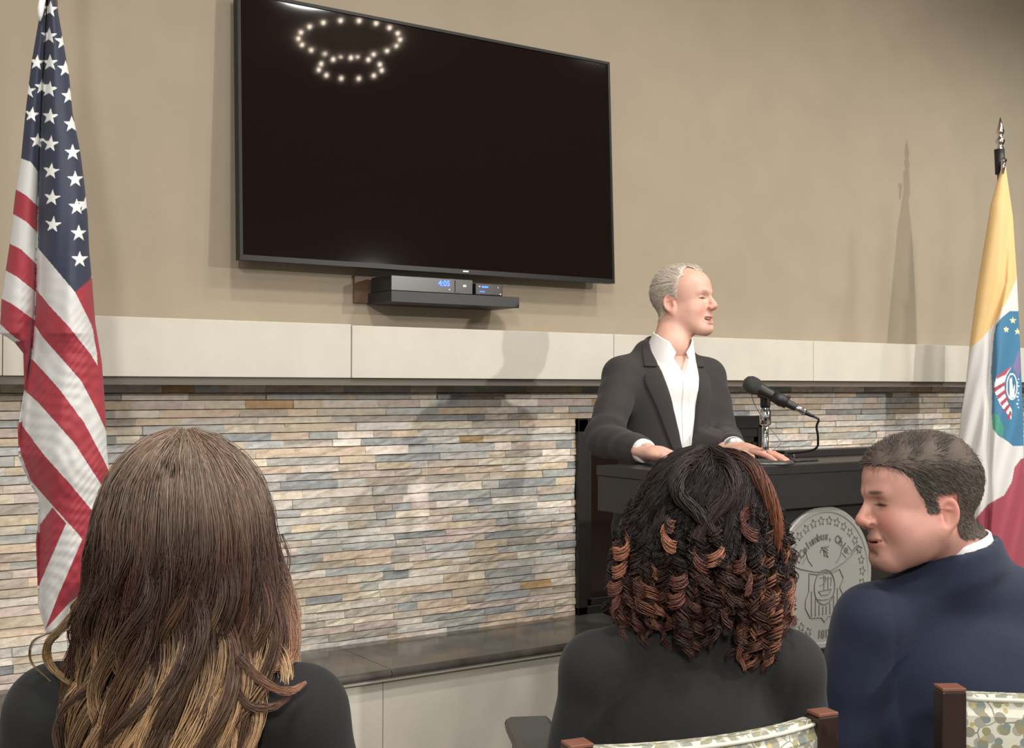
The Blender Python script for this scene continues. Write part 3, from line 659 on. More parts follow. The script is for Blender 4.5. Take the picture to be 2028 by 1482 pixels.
def sdfmesh(fn, lo, hi, h, blk=6):
    lo = np.asarray(lo, float); n = np.ceil((np.asarray(hi)-lo)/h/blk).astype(int)*blk; nb = n//blk
    D = np.full(tuple(n+1), 1., f4)
    bi = np.stack(np.meshgrid(*[np.arange(k) for k in nb], indexing='ij'), -1).reshape(-1, 3)
    c = (lo+(bi+.5)*blk*h).astype(f4)
    v = np.concatenate([fn(q) for q in np.array_split(c, max(1, len(c)//200000))])
    act = np.abs(v) < blk*h*1.15
    for b, s in zip(bi[~act], v[~act]):
        if s < 0: D[b[0]*blk:(b[0]+1)*blk+1, b[1]*blk:(b[1]+1)*blk+1, b[2]*blk:(b[2]+1)*blk+1] = -1
    loc = np.stack(np.meshgrid(*[np.arange(blk+1)]*3, indexing='ij'), -1).reshape(-1, 3)
    ab = bi[act]
    for ch_ in np.array_split(ab, max(1, len(ab)*343//400000)):
        if not len(ch_): continue
        idx = (ch_[:, None]*blk+loc[None]).reshape(-1, 3)
        D[idx[:, 0], idx[:, 1], idx[:, 2]] = fn((lo+idx*h).astype(f4))
    S = D < 0; N = D.shape
    cs = [(a, b, c) for a in (0, 1) for b in (0, 1) for c in (0, 1)]
    sl = lambda a, b, c: (slice(a, N[0]-1+a), slice(b, N[1]-1+b), slice(c, N[2]-1+c))
    cnt = sum(S[sl(*q)].astype(np.int8) for q in cs); cell = (cnt > 0) & (cnt < 8)
    I = np.argwhere(cell); vid = np.full(cell.shape, -1, np.int64); vid[cell] = np.arange(len(I))
    acc = np.zeros((len(I), 3)); num = np.zeros(len(I))
    for ax in range(3):
        for u in (0, 1):
            for w_ in (0, 1):
                a = [0, 0, 0]; o = [k for k in range(3) if k != ax]; a[o[0]] = u; a[o[1]] = w_; b = list(a); b[ax] = 1
                da = D[tuple((I+a).T)]; db = D[tuple((I+b).T)]; x = (da < 0) != (db < 0)
                t = np.where(x, da/(da-db+1e-20), 0); q = np.tile(np.array(a, float), (len(I), 1)); q[:, ax] = t
                acc += np.where(x[:, None], q, 0); num += x
    V = lo+(I+acc/np.maximum(num, 1)[:, None])*h
    F = []
    for ax in range(3):
        o = [k for k in range(3) if k != ax]
        s0 = [slice(1, N[k]-1) for k in range(3)]; s0[ax] = slice(0, N[ax]-1); s1 = list(s0); s1[ax] = slice(1, N[ax])
        A = S[tuple(s0)]; B = S[tuple(s1)]; E_ = np.argwhere(A != B); off = np.ones(3, int); off[ax] = 0; E_ = E_+off
        ina = S[tuple(E_.T)]; e0 = np.zeros(3, int); e0[o[0]] = 1; e1 = np.zeros(3, int); e1[o[1]] = 1
        q = np.stack([vid[tuple(E_.T)], vid[tuple((E_-e0).T)], vid[tuple((E_-e0-e1).T)], vid[tuple((E_-e1).T)]], 1)
        fl = ina if ax != 1 else ~ina
        q[~fl] = q[~fl][:, ::-1]; F.append(q)
    F = np.concatenate(F); F = F[(F >= 0).all(1)][:, ::-1]
    return V, F
def relax(V, F, it=2, lam=.5):
    e = np.concatenate([F[:, [0, 1]], F[:, [1, 2]], F[:, [2, 3]], F[:, [3, 0]]]); e = np.concatenate([e, e[:, ::-1]])
    cnt = np.bincount(e[:, 0], minlength=len(V))[:, None]+1e-9
    for _ in range(it):
        s = np.stack([np.bincount(e[:, 0], weights=V[e[:, 1], k], minlength=len(V)) for k in range(3)], 1); V = V+lam*(s/cnt-V)
    return V
def npmesh(name, V, F, m, parent=None, C=None, smooth=True):
    me = bpy.data.meshes.new(name); me.vertices.add(len(V)); me.vertices.foreach_set('co', np.asarray(V, f4).ravel())
    k = F.shape[1]; me.loops.add(len(F)*k); me.loops.foreach_set('vertex_index', F.astype(np.int32).ravel())
    me.polygons.add(len(F)); me.polygons.foreach_set('loop_start', np.arange(0, len(F)*k, k, dtype=np.int32)); me.polygons.foreach_set('loop_total', np.full(len(F), k, np.int32))
    me.polygons.foreach_set('use_smooth', np.full(len(F), smooth)); me.update(calc_edges=True); me.validate()
    if C is not None:
        a = me.color_attributes.new('col', 'FLOAT_COLOR', 'POINT'); a.data.foreach_set('color', np.concatenate([C, np.ones((len(C), 1))], 1).astype(f4).ravel())
    me.materials.append(m); o = bpy.data.objects.new(name, me); COL.objects.link(o)
    if parent is not None: o.parent = parent; o.matrix_parent_inverse = PINV(parent)
    return o
def rotm(yaw=0, pitch=0, roll=0):
    """columns right, forward, up; yaw about z (0 faces +Y, + to the left), pitch up, roll tilts to the right"""
    return np.array(Matrix.Rotation(yaw, 3, 'Z') @ Matrix.Rotation(pitch, 3, 'X') @ Matrix.Rotation(roll, 3, 'Y'))
def mix(a, b, t): t = np.asarray(t)[:, None]; return a*(1-t)+np.asarray(b)*t
def sstep(x, a, b): t = np.clip((x-a)/(b-a), 0, 1); return t*t*(3-2*t)

# ---- head, local frame: x to its right side, y forward, z up, origin mid head
def headsdf(p, smile=0., opened=0., jaw=1., heavy=0., nose=1., squint=0., ear=0.):
    q = p.copy(); q[:, 0] = np.abs(q[:, 0])
    d = ell(q, (0, -.018, .030), (.076, .096, .086))
    d = smin(d, ell(q, (0, .030, .040), (.066, .066, .064)), .03)
    d = smin(d, ell(q, (0, .028, -.030), (.061+.004*heavy, .062, .082)), .03)
    d = smin(d, cone(q, (.050+.004*heavy, -.004, -.052), (.024, .066, -.098), (.019+.006*heavy)*jaw, (.016+.004*heavy)*jaw), .035)
    d = smin(d, ell(q, (0, .070, -.100), (.027, .022, .018)), .022)
    d = smin(d, ell(q, (.037, .055, -.034), (.024+.002*smile, .026, .024)), .02)                 # cheek
    d = smin(d, cone(q, (.008, .0895, .021), (.038, .0745, .023), .0088, .009), .014)   # brow
    # nose
    nn = cone(q, (0, .089, .010), (0, .1065, -.022), .0078, .0105*nose)
    nn = smin(nn, ell(q, (0, .1075, -.028), (.0125*nose, .0115, .0098)), .008)
    nn = smin(nn, ell(q, (0, .098, -.037), (.0075, .0115, .0065)), .006)
    nn = smin(nn, ell(q, (.0130, .0985, -.032), (.0078, .0105, .0085)), .006)
    d = smin(d, nn, .009)
    d = smax(d, -cone(q, (.0068, .1035, -.0425), (.0072, .1015, -.0375), .0026, .0016), .003)
    # eye sockets, lids
    d = smax(d, -ell(q, (.029, .098, .003), (.0195, .018, .0115)), .012)
    d = smin(d, ell(q, (.0305, .0700, .002), (.0165, .0135, .0118)), .004)
    lid = ell(q, (.0305, .0845, .001-.001*squint), (.0145, .0045, .0014+.0018*(1-squint)))
    d = smax(d, -lid, .0018)
    # mouth
    mz = -.066+.004*smile*(q[:, 0]/.026)**2
    mw = .024+.005*smile
    m_ = q.copy(); m_[:, 2] -= mz+.066
    muz = ell(q, (0, .074, -.066), (.031, .021, .024)); d = smin(d, muz, .014)
    ups = ell(m_, (0, .0875, -.0615), (mw*.95, .0075, .0048)); los = ell(m_, (0, .0865, -.0735-.006*opened), (mw*.82, .0082, .0056))
    d = smin(d, ups, .006); d = smin(d, los, .006)
    sl = ell(m_, (0, .094, -.067-.003*opened), (mw*1.10, .024, .0012+.0048*opened)); d = smax(d, -sl, .003)
    d = smin(d, ell(q, (.046, .030, -.058), (.018, .030, .030)), .030)
    d = smax(d, -ell(q, (0, .096, -.0885), (.018, .006, .004)), .008)
    # fold from nose to mouth corner
    d = smax(d, -cone(q, (.017, .0975, -.036), (mw+.0065, .083, -.066), .0022*(.3+smile), .0016), .006)
    # ear
    th = -.22; ca, sa = math.cos(th), math.sin(th)
    e = (q-np.array((.0765, -.016, -.014-ear), f4))/1.12; ey = e[:, 1]*ca-e[:, 2]*sa; ez = e[:, 1]*sa+e[:, 2]*ca; ex = e[:, 0]+.35*ey
    eo = np.stack([ex, ey, ez], 1)
    rim = ell(eo, (0, 0, .004), (.0085, .0172, .028)); rim = smin(rim, ell(eo, (-.001, .006, -.022), (.0062, .0095, .0125)), .01)
    con = ell(eo, (.0085, .001, .005), (.0075, .0125, .0215)); rim = smax(rim, -con, .004)
    rim = smin(rim, ell(eo, (.0, .001, .013), (.004, .010, .0022)), .004)
    rim = smin(rim, ell(eo, (.0015, .0125, -.002), (.005, .0035, .006)), .004)
    d = smin(d, rim*1.12, .006)
    return d
def necksdf(p, a, b, r=.056): return cone(p, a, b, r*.95, r*1.08)
def headcolor(q0, skin, lip, brow, flush, squint=0., stub=0.):
    q = q0.copy(); q[:, 0] = np.abs(q[:, 0]); C = np.tile(np.array(s2l(skin)), (len(q), 1))
    g = lambda c, r: np.exp(-(((q-np.array(c))/np.array(r))**2).sum(1))
    C = mix(C, s2l(flush), np.clip(.75*g((.042, .062, -.032), (.022, .05, .02))+.7*g((0, .118, -.03), (.02, .02, .014))+.8*g((.08, -.02, -.005), (.012, .03, .035)), 0, 1))
    C = mix(C, s2l(lip), np.clip(g((0, .097, -.068), (.027, .016, .0085))*1.25, 0, .9))
    C = mix(C, s2l((84, 34, 32)), sstep(g((0, .078, -.0675), (.028, .012, .0036)), .35, .7)*.85)
    C = mix(C, s2l(brow), sstep(g((.030, .086, .0235-.0), (.0190, .024, .0044)), .25, .7)*.8)
    C = mix(C, s2l((62, 42, 38)), sstep(g((.0305, .084, .0015-.001*squint), (.0190, .020, .0032)), .22, .6)*.95)
    if stub: C = mix(C, s2l((120, 92, 82)), stub*np.clip(sstep(-q[:, 2], .045, .07)*sstep(q[:, 1], -.03, .01), 0, 1))
    return C

# ---- strands: tapered three sided fibres, all of one head in one mesh
def strandmesh(name, P_, rad, colr, m, parent, sides=3):
    """P_ (n,k,3), rad (n,k), colr (n,k,3)"""
    n, k, _ = P_.shape; t = np.gradient(P_, axis=1); t /= np.linalg.norm(t, axis=2, keepdims=True)+1e-12
    ref = np.tile(np.array([.31, .52, .79]), (n, k, 1)); a = np.cross(t, ref); a /= np.linalg.norm(a, axis=2, keepdims=True)+1e-9; b = np.cross(t, a)
    th = np.arange(sides)*2*np.pi/sides
    V = P_[:, :, None]+rad[:, :, None, None]*(a[:, :, None]*np.cos(th)[None, None, :, None]+b[:, :, None]*np.sin(th)[None, None, :, None])
    i = np.arange(n)[:, None, None]*k*sides+np.arange(k-1)[None, :, None]*sides; j = np.arange(sides)[None, None]; j2 = (j+1) % sides
    F = np.stack([i+j, i+j2, i+sides+j2, i+sides+j], -1).reshape(-1, 4)
    C = np.repeat(colr.reshape(-1, 3), sides, 0)
    return npmesh(name, V.reshape(-1, 3), F, m, parent, C)
def bundle(path, n, spread, rs, r0=.0005, twist=0., tip=.25, flat=1., k=None):
    """n strands round a guide path, clumped at the tip. returns (n,k,3)"""
    path = np.asarray(path); k = len(path); t = np.gradient(path, axis=0); t /= np.linalg.norm(t, axis=1)[:, None]+1e-9
    a = np.cross(t, np.array([.2, .95, .1])); a /= np.linalg.norm(a, axis=1)[:, None]+1e-9; b = np.cross(t, a)
    ang = rs.uniform(0, 2*np.pi, n); rr = np.sqrt(rs.uniform(0, 1, n))*spread; u = np.linspace(0, 1, k)
    env = np.interp(u, [0, .25, .8, 1], [1, 1, .7, tip]); fr = rs.uniform(3, 7, n); ph = rs.uniform(0, 6.28, n); am = rs.uniform(0, .3, n)*spread
    A = ang[:, None]+twist*u[None]; w_ = (rr[:, None]*env[None])
    off = (np.cos(A)*w_)[..., None]*a[None]*1+(np.sin(A)*w_*flat)[..., None]*b[None]+(np.sin(fr[:, None]*u[None]*3+ph[:, None])*am[:, None])[..., None]*a[None]
    return path[None]+off
SKINM = mat('skin', rough=.48, attr='col', noise=.05, nscale=40, bump=.08, bscale=300, sss=.12, spec=.45)
def hairmat(name, rough=.42, spec=.5):
    return mat(name, rough=rough, attr='col', spec=spec)
def shorthair(name, parent, hp, hR, sdf, mask, dirf, lenf, cols, n, seed, m, hw=.00045):
    """short fibres rooted on the scalp"""
    rs = np.random.RandomState(seed); q = []
    while sum(map(len, q)) < n:
        v = rs.normal(size=(n*2, 3)); v /= np.linalg.norm(v, axis=1)[:, None]; p = np.array([0, -.015, .02])+v*.13
        p = p.astype(f4)
        for _ in range(7):
            g = v; d = sdf(p); p = p-(g*d[:, None]*.9).astype(f4)
        q.append(p[mask(p)])
    p = np.concatenate(q)[:n]; e = 1e-3
    g = np.stack([sdf(p+np.eye(3, dtype=f4)[k]*e)-sdf(p-np.eye(3, dtype=f4)[k]*e) for k in range(3)], 1); g /= np.linalg.norm(g, axis=1)[:, None]+1e-9
    D = dirf(p, g, rs); D = D-g*(D*g).sum(1)[:, None]; D /= np.linalg.norm(D, axis=1)[:, None]+1e-9
    L_ = lenf(p)*rs.uniform(.7, 1.15, n); k = 6; u = np.linspace(0, 1, k); th_, lift = L_, .28
    base = p[:, None]+D[:, None]*(L_[:, None]*u[None])[..., None]+g[:, None]*(L_[:, None]*(lift*np.sin(u*2.2)[None]))[..., None]
    base += rs.normal(size=(n, 1, 3))*.0012*u[None, :, None]
    d = sdf(base.reshape(-1, 3).astype(f4)).reshape(n, k)                 # keep them outside the head
    base += g[:, None]*np.maximum(0, .0012-d)[..., None]
    W = base@np.asarray(hR).T+np.asarray(hp)
    c0 = np.array([s2l(c) for c in cols]); ci = c0[rs.randint(0, len(c0), n)]
    C = np.repeat(ci[:, None], k, 1); rad = hw*np.interp(u, [0, .6, 1], [1, .9, .25])[None]*np.ones((n, 1))
    return W, rad, C
# ------------------------------------------------------------------ people
UP = np.array([0, 0, 1.])
def toP(R, T): return lambda *v: np.asarray(T)+np.asarray(R)@np.asarray(v, float)
def fingers_sdf(side, curl, spread, thumb):
    """hand along +x (fingers), y = thumb side * side, z up = back of the hand. origin at the wrist"""
    segs = []
    base = [(.088, .030, .004), (.093, .010, .006), (.089, -.011, .004), (.080, -.030, .001)]
    lens = [(.043, .026, .021), (.047, .030, .022), (.043, .028, .021), (.034, .021, .018)]
    rad = [.0092, .0094, .0088, .0078]
    for k in range(4):
        x, y, z = base[k]; a = curl[k] if np.ndim(curl) else curl; yaw = (1.5-k)*spread; pit = 0; p = np.array([x, y*side, z])
        for q, L_ in enumerate(lens[k]):
            pit += a*(.55, 1.0, .7)[q]; d = np.array([math.cos(pit)*math.cos(yaw), side*math.sin(yaw)*math.cos(pit), -math.sin(pit)])
            r0 = rad[k]*(1, .93, .85)[q]; segs.append((p.copy(), p+d*L_, r0, r0*.9)); p = p+d*L_
    t0 = np.array([.028, .026*side, -.006]); yaw = thumb[0]; pit = thumb[1]; p = t0
    for q, L_ in enumerate((.040, .034, .027)):
        y_ = yaw*(1-.22*q); d = np.array([math.cos(pit)*math.cos(y_), side*math.sin(y_)*math.cos(pit), -math.sin(pit)]); r0 = (.0145, .0112, .0100)[q]
        segs.append((p.copy(), p+d*L_, r0, (.0115, .0100, .0088)[q])); p = p+d*L_; pit += thumb[2]
    def fn(p):
        d = ell(p, (.052, .0, .0), (.050, .041, .0155)); d = smin(d, flatcone(p, (-.03, 0, 0), (.03, 0, 0), .029, .031, (0, 0, 1), .68), .02)
        d = smin(d, ell(p, (.045, .022*side, -.008), (.034, .017, .014)), .012)
        for k in range(4):
            c = None
            for a, b, ra, rb in segs[3*k:3*k+3]:
                v = cone(p, a, b, ra, rb); c = v if c is None else smin(c, v, .003)
            # knuckle
            d = smin(d, c, .007)
        c = None
        for a, b, ra, rb in segs[12:]:
            v = cone(p, a, b, ra, rb); c = v if c is None else smin(c, v, .004)
        return smin(d, c, .010)
    return fn
def wrinkle(p, amp, seed, ax=(0, 0, 1), f=38.):
    a = np.asarray(ax, f4); s = p@a; r = np.random.RandomState(seed); v = r.normal(size=(3, 3)).astype(f4)*9; w = np.sin(p@v[0]+1)+np.sin(p@v[1]+2)
    return amp*(np.sin(s*f+2.2*w)*.6+np.sin(s*f*1.9+1.5*w+p@v[2])*.4)
def person(label, org, yaw, J, head, headkw, garments, cols, hands, hsc=1.):
    """J: joints in local frame (x right, y forward, z up)."""
    t = thing('person', label, 'person', org)
    R = rotm(yaw); L2W = toP(R, org)
    for k in J: J[k] = np.asarray(J[k], float)
    hR = rotm(yaw) @ rotm(*head[1])*hsc; hp = L2W(*head[0])
    def body(p):      # coarse core, thinner than the clothes
        d = ell(p, J['chest'], (.150, .100, .19), J.get('Rc')); d = smin(d, ell(p, J['belly'], (.135, .10, .14)), .06); d = smin(d, ell(p, J['pelvis'], (.150, .10, .10)), .06)
        d = smin(d, cone(p, J['nb']-UP*.02, J['nb']*.6+J['chest']*.4, .050, .06), .03)
        for s in 'LR':
            d = smin(d, cone(p, J['nb']-UP*.085, J['s'+s]-UP*.02, .035, .035), .03); d = smin(d, cone(p, J['s'+s], J['e'+s], .046, .036), .03); d = smin(d, cone(p, J['e'+s], J['w'+s], .037, .026), .02)
            d = smin(d, cone(p, J['h'+s], J['k'+s], .072, .048), .04); d = smin(d, cone(p, J['k'+s], J['a'+s], .048, .034), .03)
            fo = J['a'+s]+np.array([0, .13, -.055]); d = smin(d, cone(p, J['a'+s]-UP*.045, fo, .034, .024), .02)
        return d
    allj = np.array(list(v for k, v in J.items() if k != 'Rc')); lo, hi = allj.min(0)-.22, allj.max(0)+.22; lo[2] = max(lo[2], -.0); 
    hRl = rotm(*head[1]); nb_l = hRl.T@(J['nb']-head[0])/hsc
    hf = lambda p: smin(headsdf(p, **headkw), cone(p, (0, -.030, -.055), nb_l, .056, .062), .025)
    V0, F0 = sdfmesh(body, lo, hi, .0095); V0 = relax(V0, F0, 1)
    V1, F1 = sdfmesh(hf, (-.115, -.16, -.22), (.115, .14, .14), .0022); V1 = relax(V1, F1, 1)
    C1 = headcolor(V1, *cols['head']); Vs = [V0@R.T+org, V1@hR.T+hp]; Fs = [F0, F1]; Cs = [np.tile(s2l(cols['head'][0]), (len(V0), 1)), C1]
    for (wr, HR, args) in hands:
        fn = fingers_sdf(*args); V2, F2 = sdfmesh(fn, (-.06, -.11, -.11), (.22, .11, .05), .0018); V2 = relax(V2, F2, 1)
        c = np.tile(s2l(cols['head'][0]), (len(V2), 1)); c = mix(c, s2l(cols['head'][3]), np.clip((V2[:, 0]-.08)*6, 0, .6))
        Vs.append(V2@np.asarray(HR).T+wr); Fs.append(F2); Cs.append(c)
    o = 0; FF = []
    for V, F in zip(Vs, Fs): FF.append(F+o); o += len(V)
    npmesh('body', np.concatenate(Vs), np.concatenate(FF), SKINM, t, np.concatenate(Cs))
    parts = {}
    for nm, fn, (l, h_), h, m in garments:
        V, F = sdfmesh(fn, l, h_, h); V = relax(V, F, 2); parts[nm] = npmesh(nm, V@R.T+org, F, m, t)
    return t, L2W, R, hp, hR, hf, parts
def sleeve(p, J, s, r=(.074, .056, .045), seed=1, wamp=.003, cut=.012):
    S_, E_, W_ = J['s'+s], J['e'+s], J['w'+s]; W2 = W_+(E_-W_)/np.linalg.norm(E_-W_)*cut
    d = cone(p, S_, E_, r[0], r[1]); d2 = cone(p, E_, W2, r[1]*.98, r[2]); pl = (p-W2)@((W2-E_)/np.linalg.norm(W2-E_)).astype(f4)
    d2 = smax(d2, pl, .006); d = smin(d, d2, .025)
    near = np.exp(-(np.linalg.norm(p-E_.astype(f4), axis=1)/.11)**2); ax = (S_-W_)/np.linalg.norm(S_-W_)
    return d+wrinkle(p, wamp, seed, ax, 60)*(.35+near)


def strip(parent, name, obj, R, org, inner, outer, m, off=.004, nt=60, nu=12, th=.003, front=1., tent=0.):
    """thin cloth panel lying on a garment: between two edge curves given in the (x,z) plane of the body, dropped along y"""
    me = obj.data; V = np.array([v.co for v in me.vertices])@R-np.asarray(org)@R     # back to local
    bv = BVHTree.FromPolygons(V.tolist(), [tuple(p.vertices) for p in me.polygons])
    A = catmull([(x, 0, z) for x, z in inner], nt); B = catmull([(x, 0, z) for x, z in outer], nt); G = np.zeros((nt, nu, 3)); ok = 0
    for i in range(nt):
        for j in range(nu):
            u = j/(nu-1); q = A[i]*(1-u)+B[i]*u; hit = bv.ray_cast(Vector((q[0], .6*front, q[2])), Vector((0, -front, 0)))[0]
            y = hit.y if hit else np.nan; G[i, j] = (q[0], y, q[2])
    for i in range(nt):
        r = G[i, :, 1]; b = np.isnan(r)
        if b.all(): G[i, :, 1] = G[i-1, :, 1]
        elif b.any(): G[i, b, 1] = np.interp(np.flatnonzero(b), np.flatnonzero(~b), r[~b])
    for j in range(nu):       # the panel is stiff: no steps
        y = G[:, j, 1]; G[:, j, 1] = np.convolve(np.pad(y, 2, 'edge'), np.ones(5)/5, 'valid')
    u = np.linspace(0, 1, nu)[None]; o = G.copy(); o[..., 1] += front*(off+tent*np.sin(np.pi*u)*.5+tent*u); bk = G.copy(); bk[..., 1] += front*(off-th-.004)
    P_ = np.concatenate([o.reshape(-1, 3), bk.reshape(-1, 3)]); n = nt*nu; F = []
    g = lambda s_, i, j: s_*n+i*nu+j
    for i in range(nt-1):
        for j in range(nu-1): F += [(g(0, i, j), g(0, i, j+1), g(0, i+1, j+1), g(0, i+1, j)), (g(1, i, j+1), g(1, i, j), g(1, i+1, j), g(1, i+1, j+1))]
        F += [(g(0, i, 0), g(0, i+1, 0), g(1, i+1, 0), g(1, i, 0)), (g(0, i+1, nu-1), g(0, i, nu-1), g(1, i, nu-1), g(1, i+1, nu-1))]
    for j in range(nu-1): F += [(g(0, 0, j+1), g(0, 0, j), g(1, 0, j), g(1, 0, j+1)), (g(0, nt-1, j), g(0, nt-1, j+1), g(1, nt-1, j+1), g(1, nt-1, j))]
    return npmesh(name, P_@R.T+org, np.array(F), m, obj if parent is None else parent)

# ================= the speaker behind the lectern
so = np.array([2.51, 2.86, 0.]); syaw = math.radians(172)
def toL(o, yaw, w): return rotm(yaw).T@(np.asarray(w)-o)
JS = dict(nb=(0, .03, 1.485), chest=(0, .0, 1.28), belly=(0, .01, 1.10), pelvis=(0, -.01, .94), sL=(-.160, .0, 1.385), sR=(.160, .0, 1.385),
          hL=(-.09, 0, .90), hR=(.09, 0, .90), kL=(-.12, .03, .49), kR=(.12, .03, .49), aL=(-.13, -.01, .09), aR=(.13, -.01, .09))
wR = np.array([2.165, 2.535, LZ+.034]); wL = np.array([2.50, 2.54, LZ+.034])
JS['wR'] = toL(so, syaw, wR); JS['wL'] = toL(so, syaw, wL)
JS['eR'] = toL(so, syaw, [2.215, 2.80, 1.20]); JS['eL'] = toL(so, syaw, [2.66, 2.76, 1.19])
for k in JS: JS[k] = np.asarray(JS[k], float)
def handR(dirv, upv):
    x = np.asarray(dirv, float); x /= np.linalg.norm(x); z = np.asarray(upv, float); z -= x*(z@x); z /= np.linalg.norm(z); y = np.cross(z, x); return np.stack([x, y, z], 1)
SUIT = mat('charcoal_wool', (46, 42, 41), .9, noise=.1, nscale=300, bump=.15, bscale=600, sheen=.06)
SHIRT = mat('white_shirt', (232, 228, 224), .7, bump=.1, bscale=40)
TROU = mat('black_trousers', (28, 27, 28), .85, sheen=.1)
def torso_sp(p, g=0.):
    d = ell(p, (0, .0, 1.28), (.160+g, .118+g, .19)); d = smin(d, ell(p, (0, .008, 1.08), (.152+g, .122+g, .20)), .07); d = smin(d, ell(p, (0, 0, .93), (.168+g, .125+g, .14)), .07)
    for s in 'LR': d = smin(d, cone(p, (0, -.012, 1.435+g*.3), JS['s'+s]+np.array([0, -.008, .008]), .056+g*.5, .052+g*.5), .04)
    return d
def vopen(p):      # negative inside the shirt opening (front, widening to the collar)
    x = np.abs(p[:, 0]-.004); z = p[:, 2]; wv = np.interp(z, [1.075, 1.10, 1.28, 1.42, 1.54], [-.012, .003, .040, .064, .074]).astype(f4)
    return np.maximum((x-wv)*.9, -(p[:, 1]-.0))
def jacket_sp(p):
    d = torso_sp(p, .006); d = d+wrinkle(p, .0022, 5, (.5, .1, .8), 24)
    d = smax(d, -vopen(p), .004)
    for s, sd in (('L', 3), ('R', 4)): d = smin(d, sleeve(p, JS, s, (.060, .053, .041), sd, .0042, .035), .025)
    d = smin(d, cone(p, (-.058, -.022, 1.468), (.058, -.022, 1.468), .036, .036), .03); d = smin(d, cone(p, (-.02, -.05, 1.494), (.02, -.05, 1.494), .024, .024), .03)
    d = smax(d, -cone(p, JS['nb']+UP*.12, JS['nb']-UP*.03, .067, .063), .005)
    d = smax(d, .80-p[:, 2], .01)
    return d
def collar_sp(p):
    q = p-JS['nb'].astype(f4); q[:, 1] -= .30*q[:, 2]+.004; phi = np.degrees(np.arctan2(np.abs(q[:, 0]-.002), q[:, 1])); r = np.hypot(q[:, 0], q[:, 1])
    zt = np.interp(phi, [16, 40, 90, 180], [-.022, .012, .034, .052]).astype(f4); zb = np.interp(phi, [16, 30, 40, 52, 70, 100, 180], [-.024, -.066, -.082, -.070, -.042, -.030, -.02]).astype(f4)
    Rr = .0630+.30*np.clip(zt-q[:, 2], 0, .1)+.004*np.cos(np.radians(phi)*2)
    return np.maximum(np.maximum(np.abs(r-Rr)-.0026, np.maximum(q[:, 2]-zt, zb-q[:, 2])*.8), (16-phi)*.001)
def shirt_sp(p):
    d = torso_sp(p, -.006)+wrinkle(p, .0015, 8, (.9, 0, .3), 30)
    d = smin(d, cone(p, JS['nb']-UP*.12+np.array([0, .005, 0]), JS['nb']-UP*.01+np.array([0, .006, 0]), .085, .064), .03)
    slit = np.maximum(np.abs(p[:, 0]-.003)-np.interp(p[:, 2], [1.385, 1.39, 1.47], [-.01, .0, .040]).astype(f4), -p[:, 1]); d = smax(d, -np.maximum(slit, -(p[:, 1]-.03)), .003)
    d = smax(d, p[:, 2]-(1.482-.1*p[:, 1]), .004)
    for s in 'LR':
        W_, E_ = JS['w'+s], JS['e'+s]; u = (E_-W_)/np.linalg.norm(E_-W_); c = cone(p, W_+u*.02, W_+u*.12, .034, .037); c = smax(c, -((p-(W_+u*.016).astype(f4))@u.astype(f4)), .003); d = np.minimum(d, c)
    return smax(d, 1.0-p[:, 2], .01)
def trousers_sp(p):
    d = ell(p, (0, -.005, .93), (.160, .112, .13))
    for s in 'LR': d = smin(d, cone(p, JS['h'+s], JS['k'+s], .088, .066), .04); d = smin(d, cone(p, JS['k'+s], JS['a'+s]-UP*.03, .064, .054), .03)
    return smax(d+wrinkle(p, .003, 2, (0, .2, 1), 18), .045-p[:, 2], .01)
def shoe(J, s):
    def fn(p):
        a = J['a'+s]; v = smin(cone(p, a+np.array([0, -.03, -.05]), a+np.array([0, .14, -.052]), .043, .040), ell(p, a+np.array([0, .02, -.03]), (.045, .06, .045)), .02)
        return smax(v, .0-p[:, 2]+.002, .004)
    return fn, (J['a'+s]+[-.08, -.12, -.11], J['a'+s]+[.08, .24, .08]), .006
HR_r = handR((.12, -1, -.08), (0.0, 0, 1)); HR_l = handR((.10, -1, -.06), (0, 0, 1))
hs = dict(smile=1., opened=1.35, squint=.8, heavy=.5, nose=1.12)
SHOE = mat('black_shoe', (20, 19, 19), .25)
hyaw = math.radians(30); hpos = toL(so, syaw, [2.566, 2.836, H+.268])
f1, b1, h1 = shoe(JS, 'L'); f2, b2, h2 = shoe(JS, 'R')
spk, L2W, Rs, hp, hR, hf, pt = person(
    'person in a charcoal suit and open white shirt smiling behind the lectern', so, syaw, JS, (hpos, (hyaw, math.radians(4), 0)), hs,
    [('jacket', jacket_sp, ((-.46, -.25, .76), (.46, .55, 1.58)), .0055, SUIT), ('shirt', shirt_sp, ((-.46, -.22, .96), (.46, .55, 1.58)), .0045, SHIRT),
     ('collar', collar_sp, ((-.13, -.13, 1.38), (.13, .16, 1.60)), .0018, SHIRT),
     ('trousers', trousers_sp, ((-.32, -.25, .0), (.32, .25, 1.1)), .009, TROU), ('shoe', f1, b1, h1, SHOE), ('shoe', f2, b2, h2, SHOE)],
    dict(head=((210, 164, 146), (176, 108, 100), (160, 132, 114), (206, 138, 120), .8)), [(wR, HR_r, (1, .22, .06, (.6, .0, .05))), (wL, HR_l, (-1, .16, .06, (.55, -.02, .05)))], hsc=.945)
J_ = pt['jacket']
strip(None, 'placket', pt['shirt'], Rs, so, [(-.010, 1.10), (-.010, 1.2), (-.010, 1.30), (-.008, 1.375)], [(.016, 1.10), (.016, 1.2), (.016, 1.30), (.015, 1.375)], SHIRT, off=.0022, nu=6)
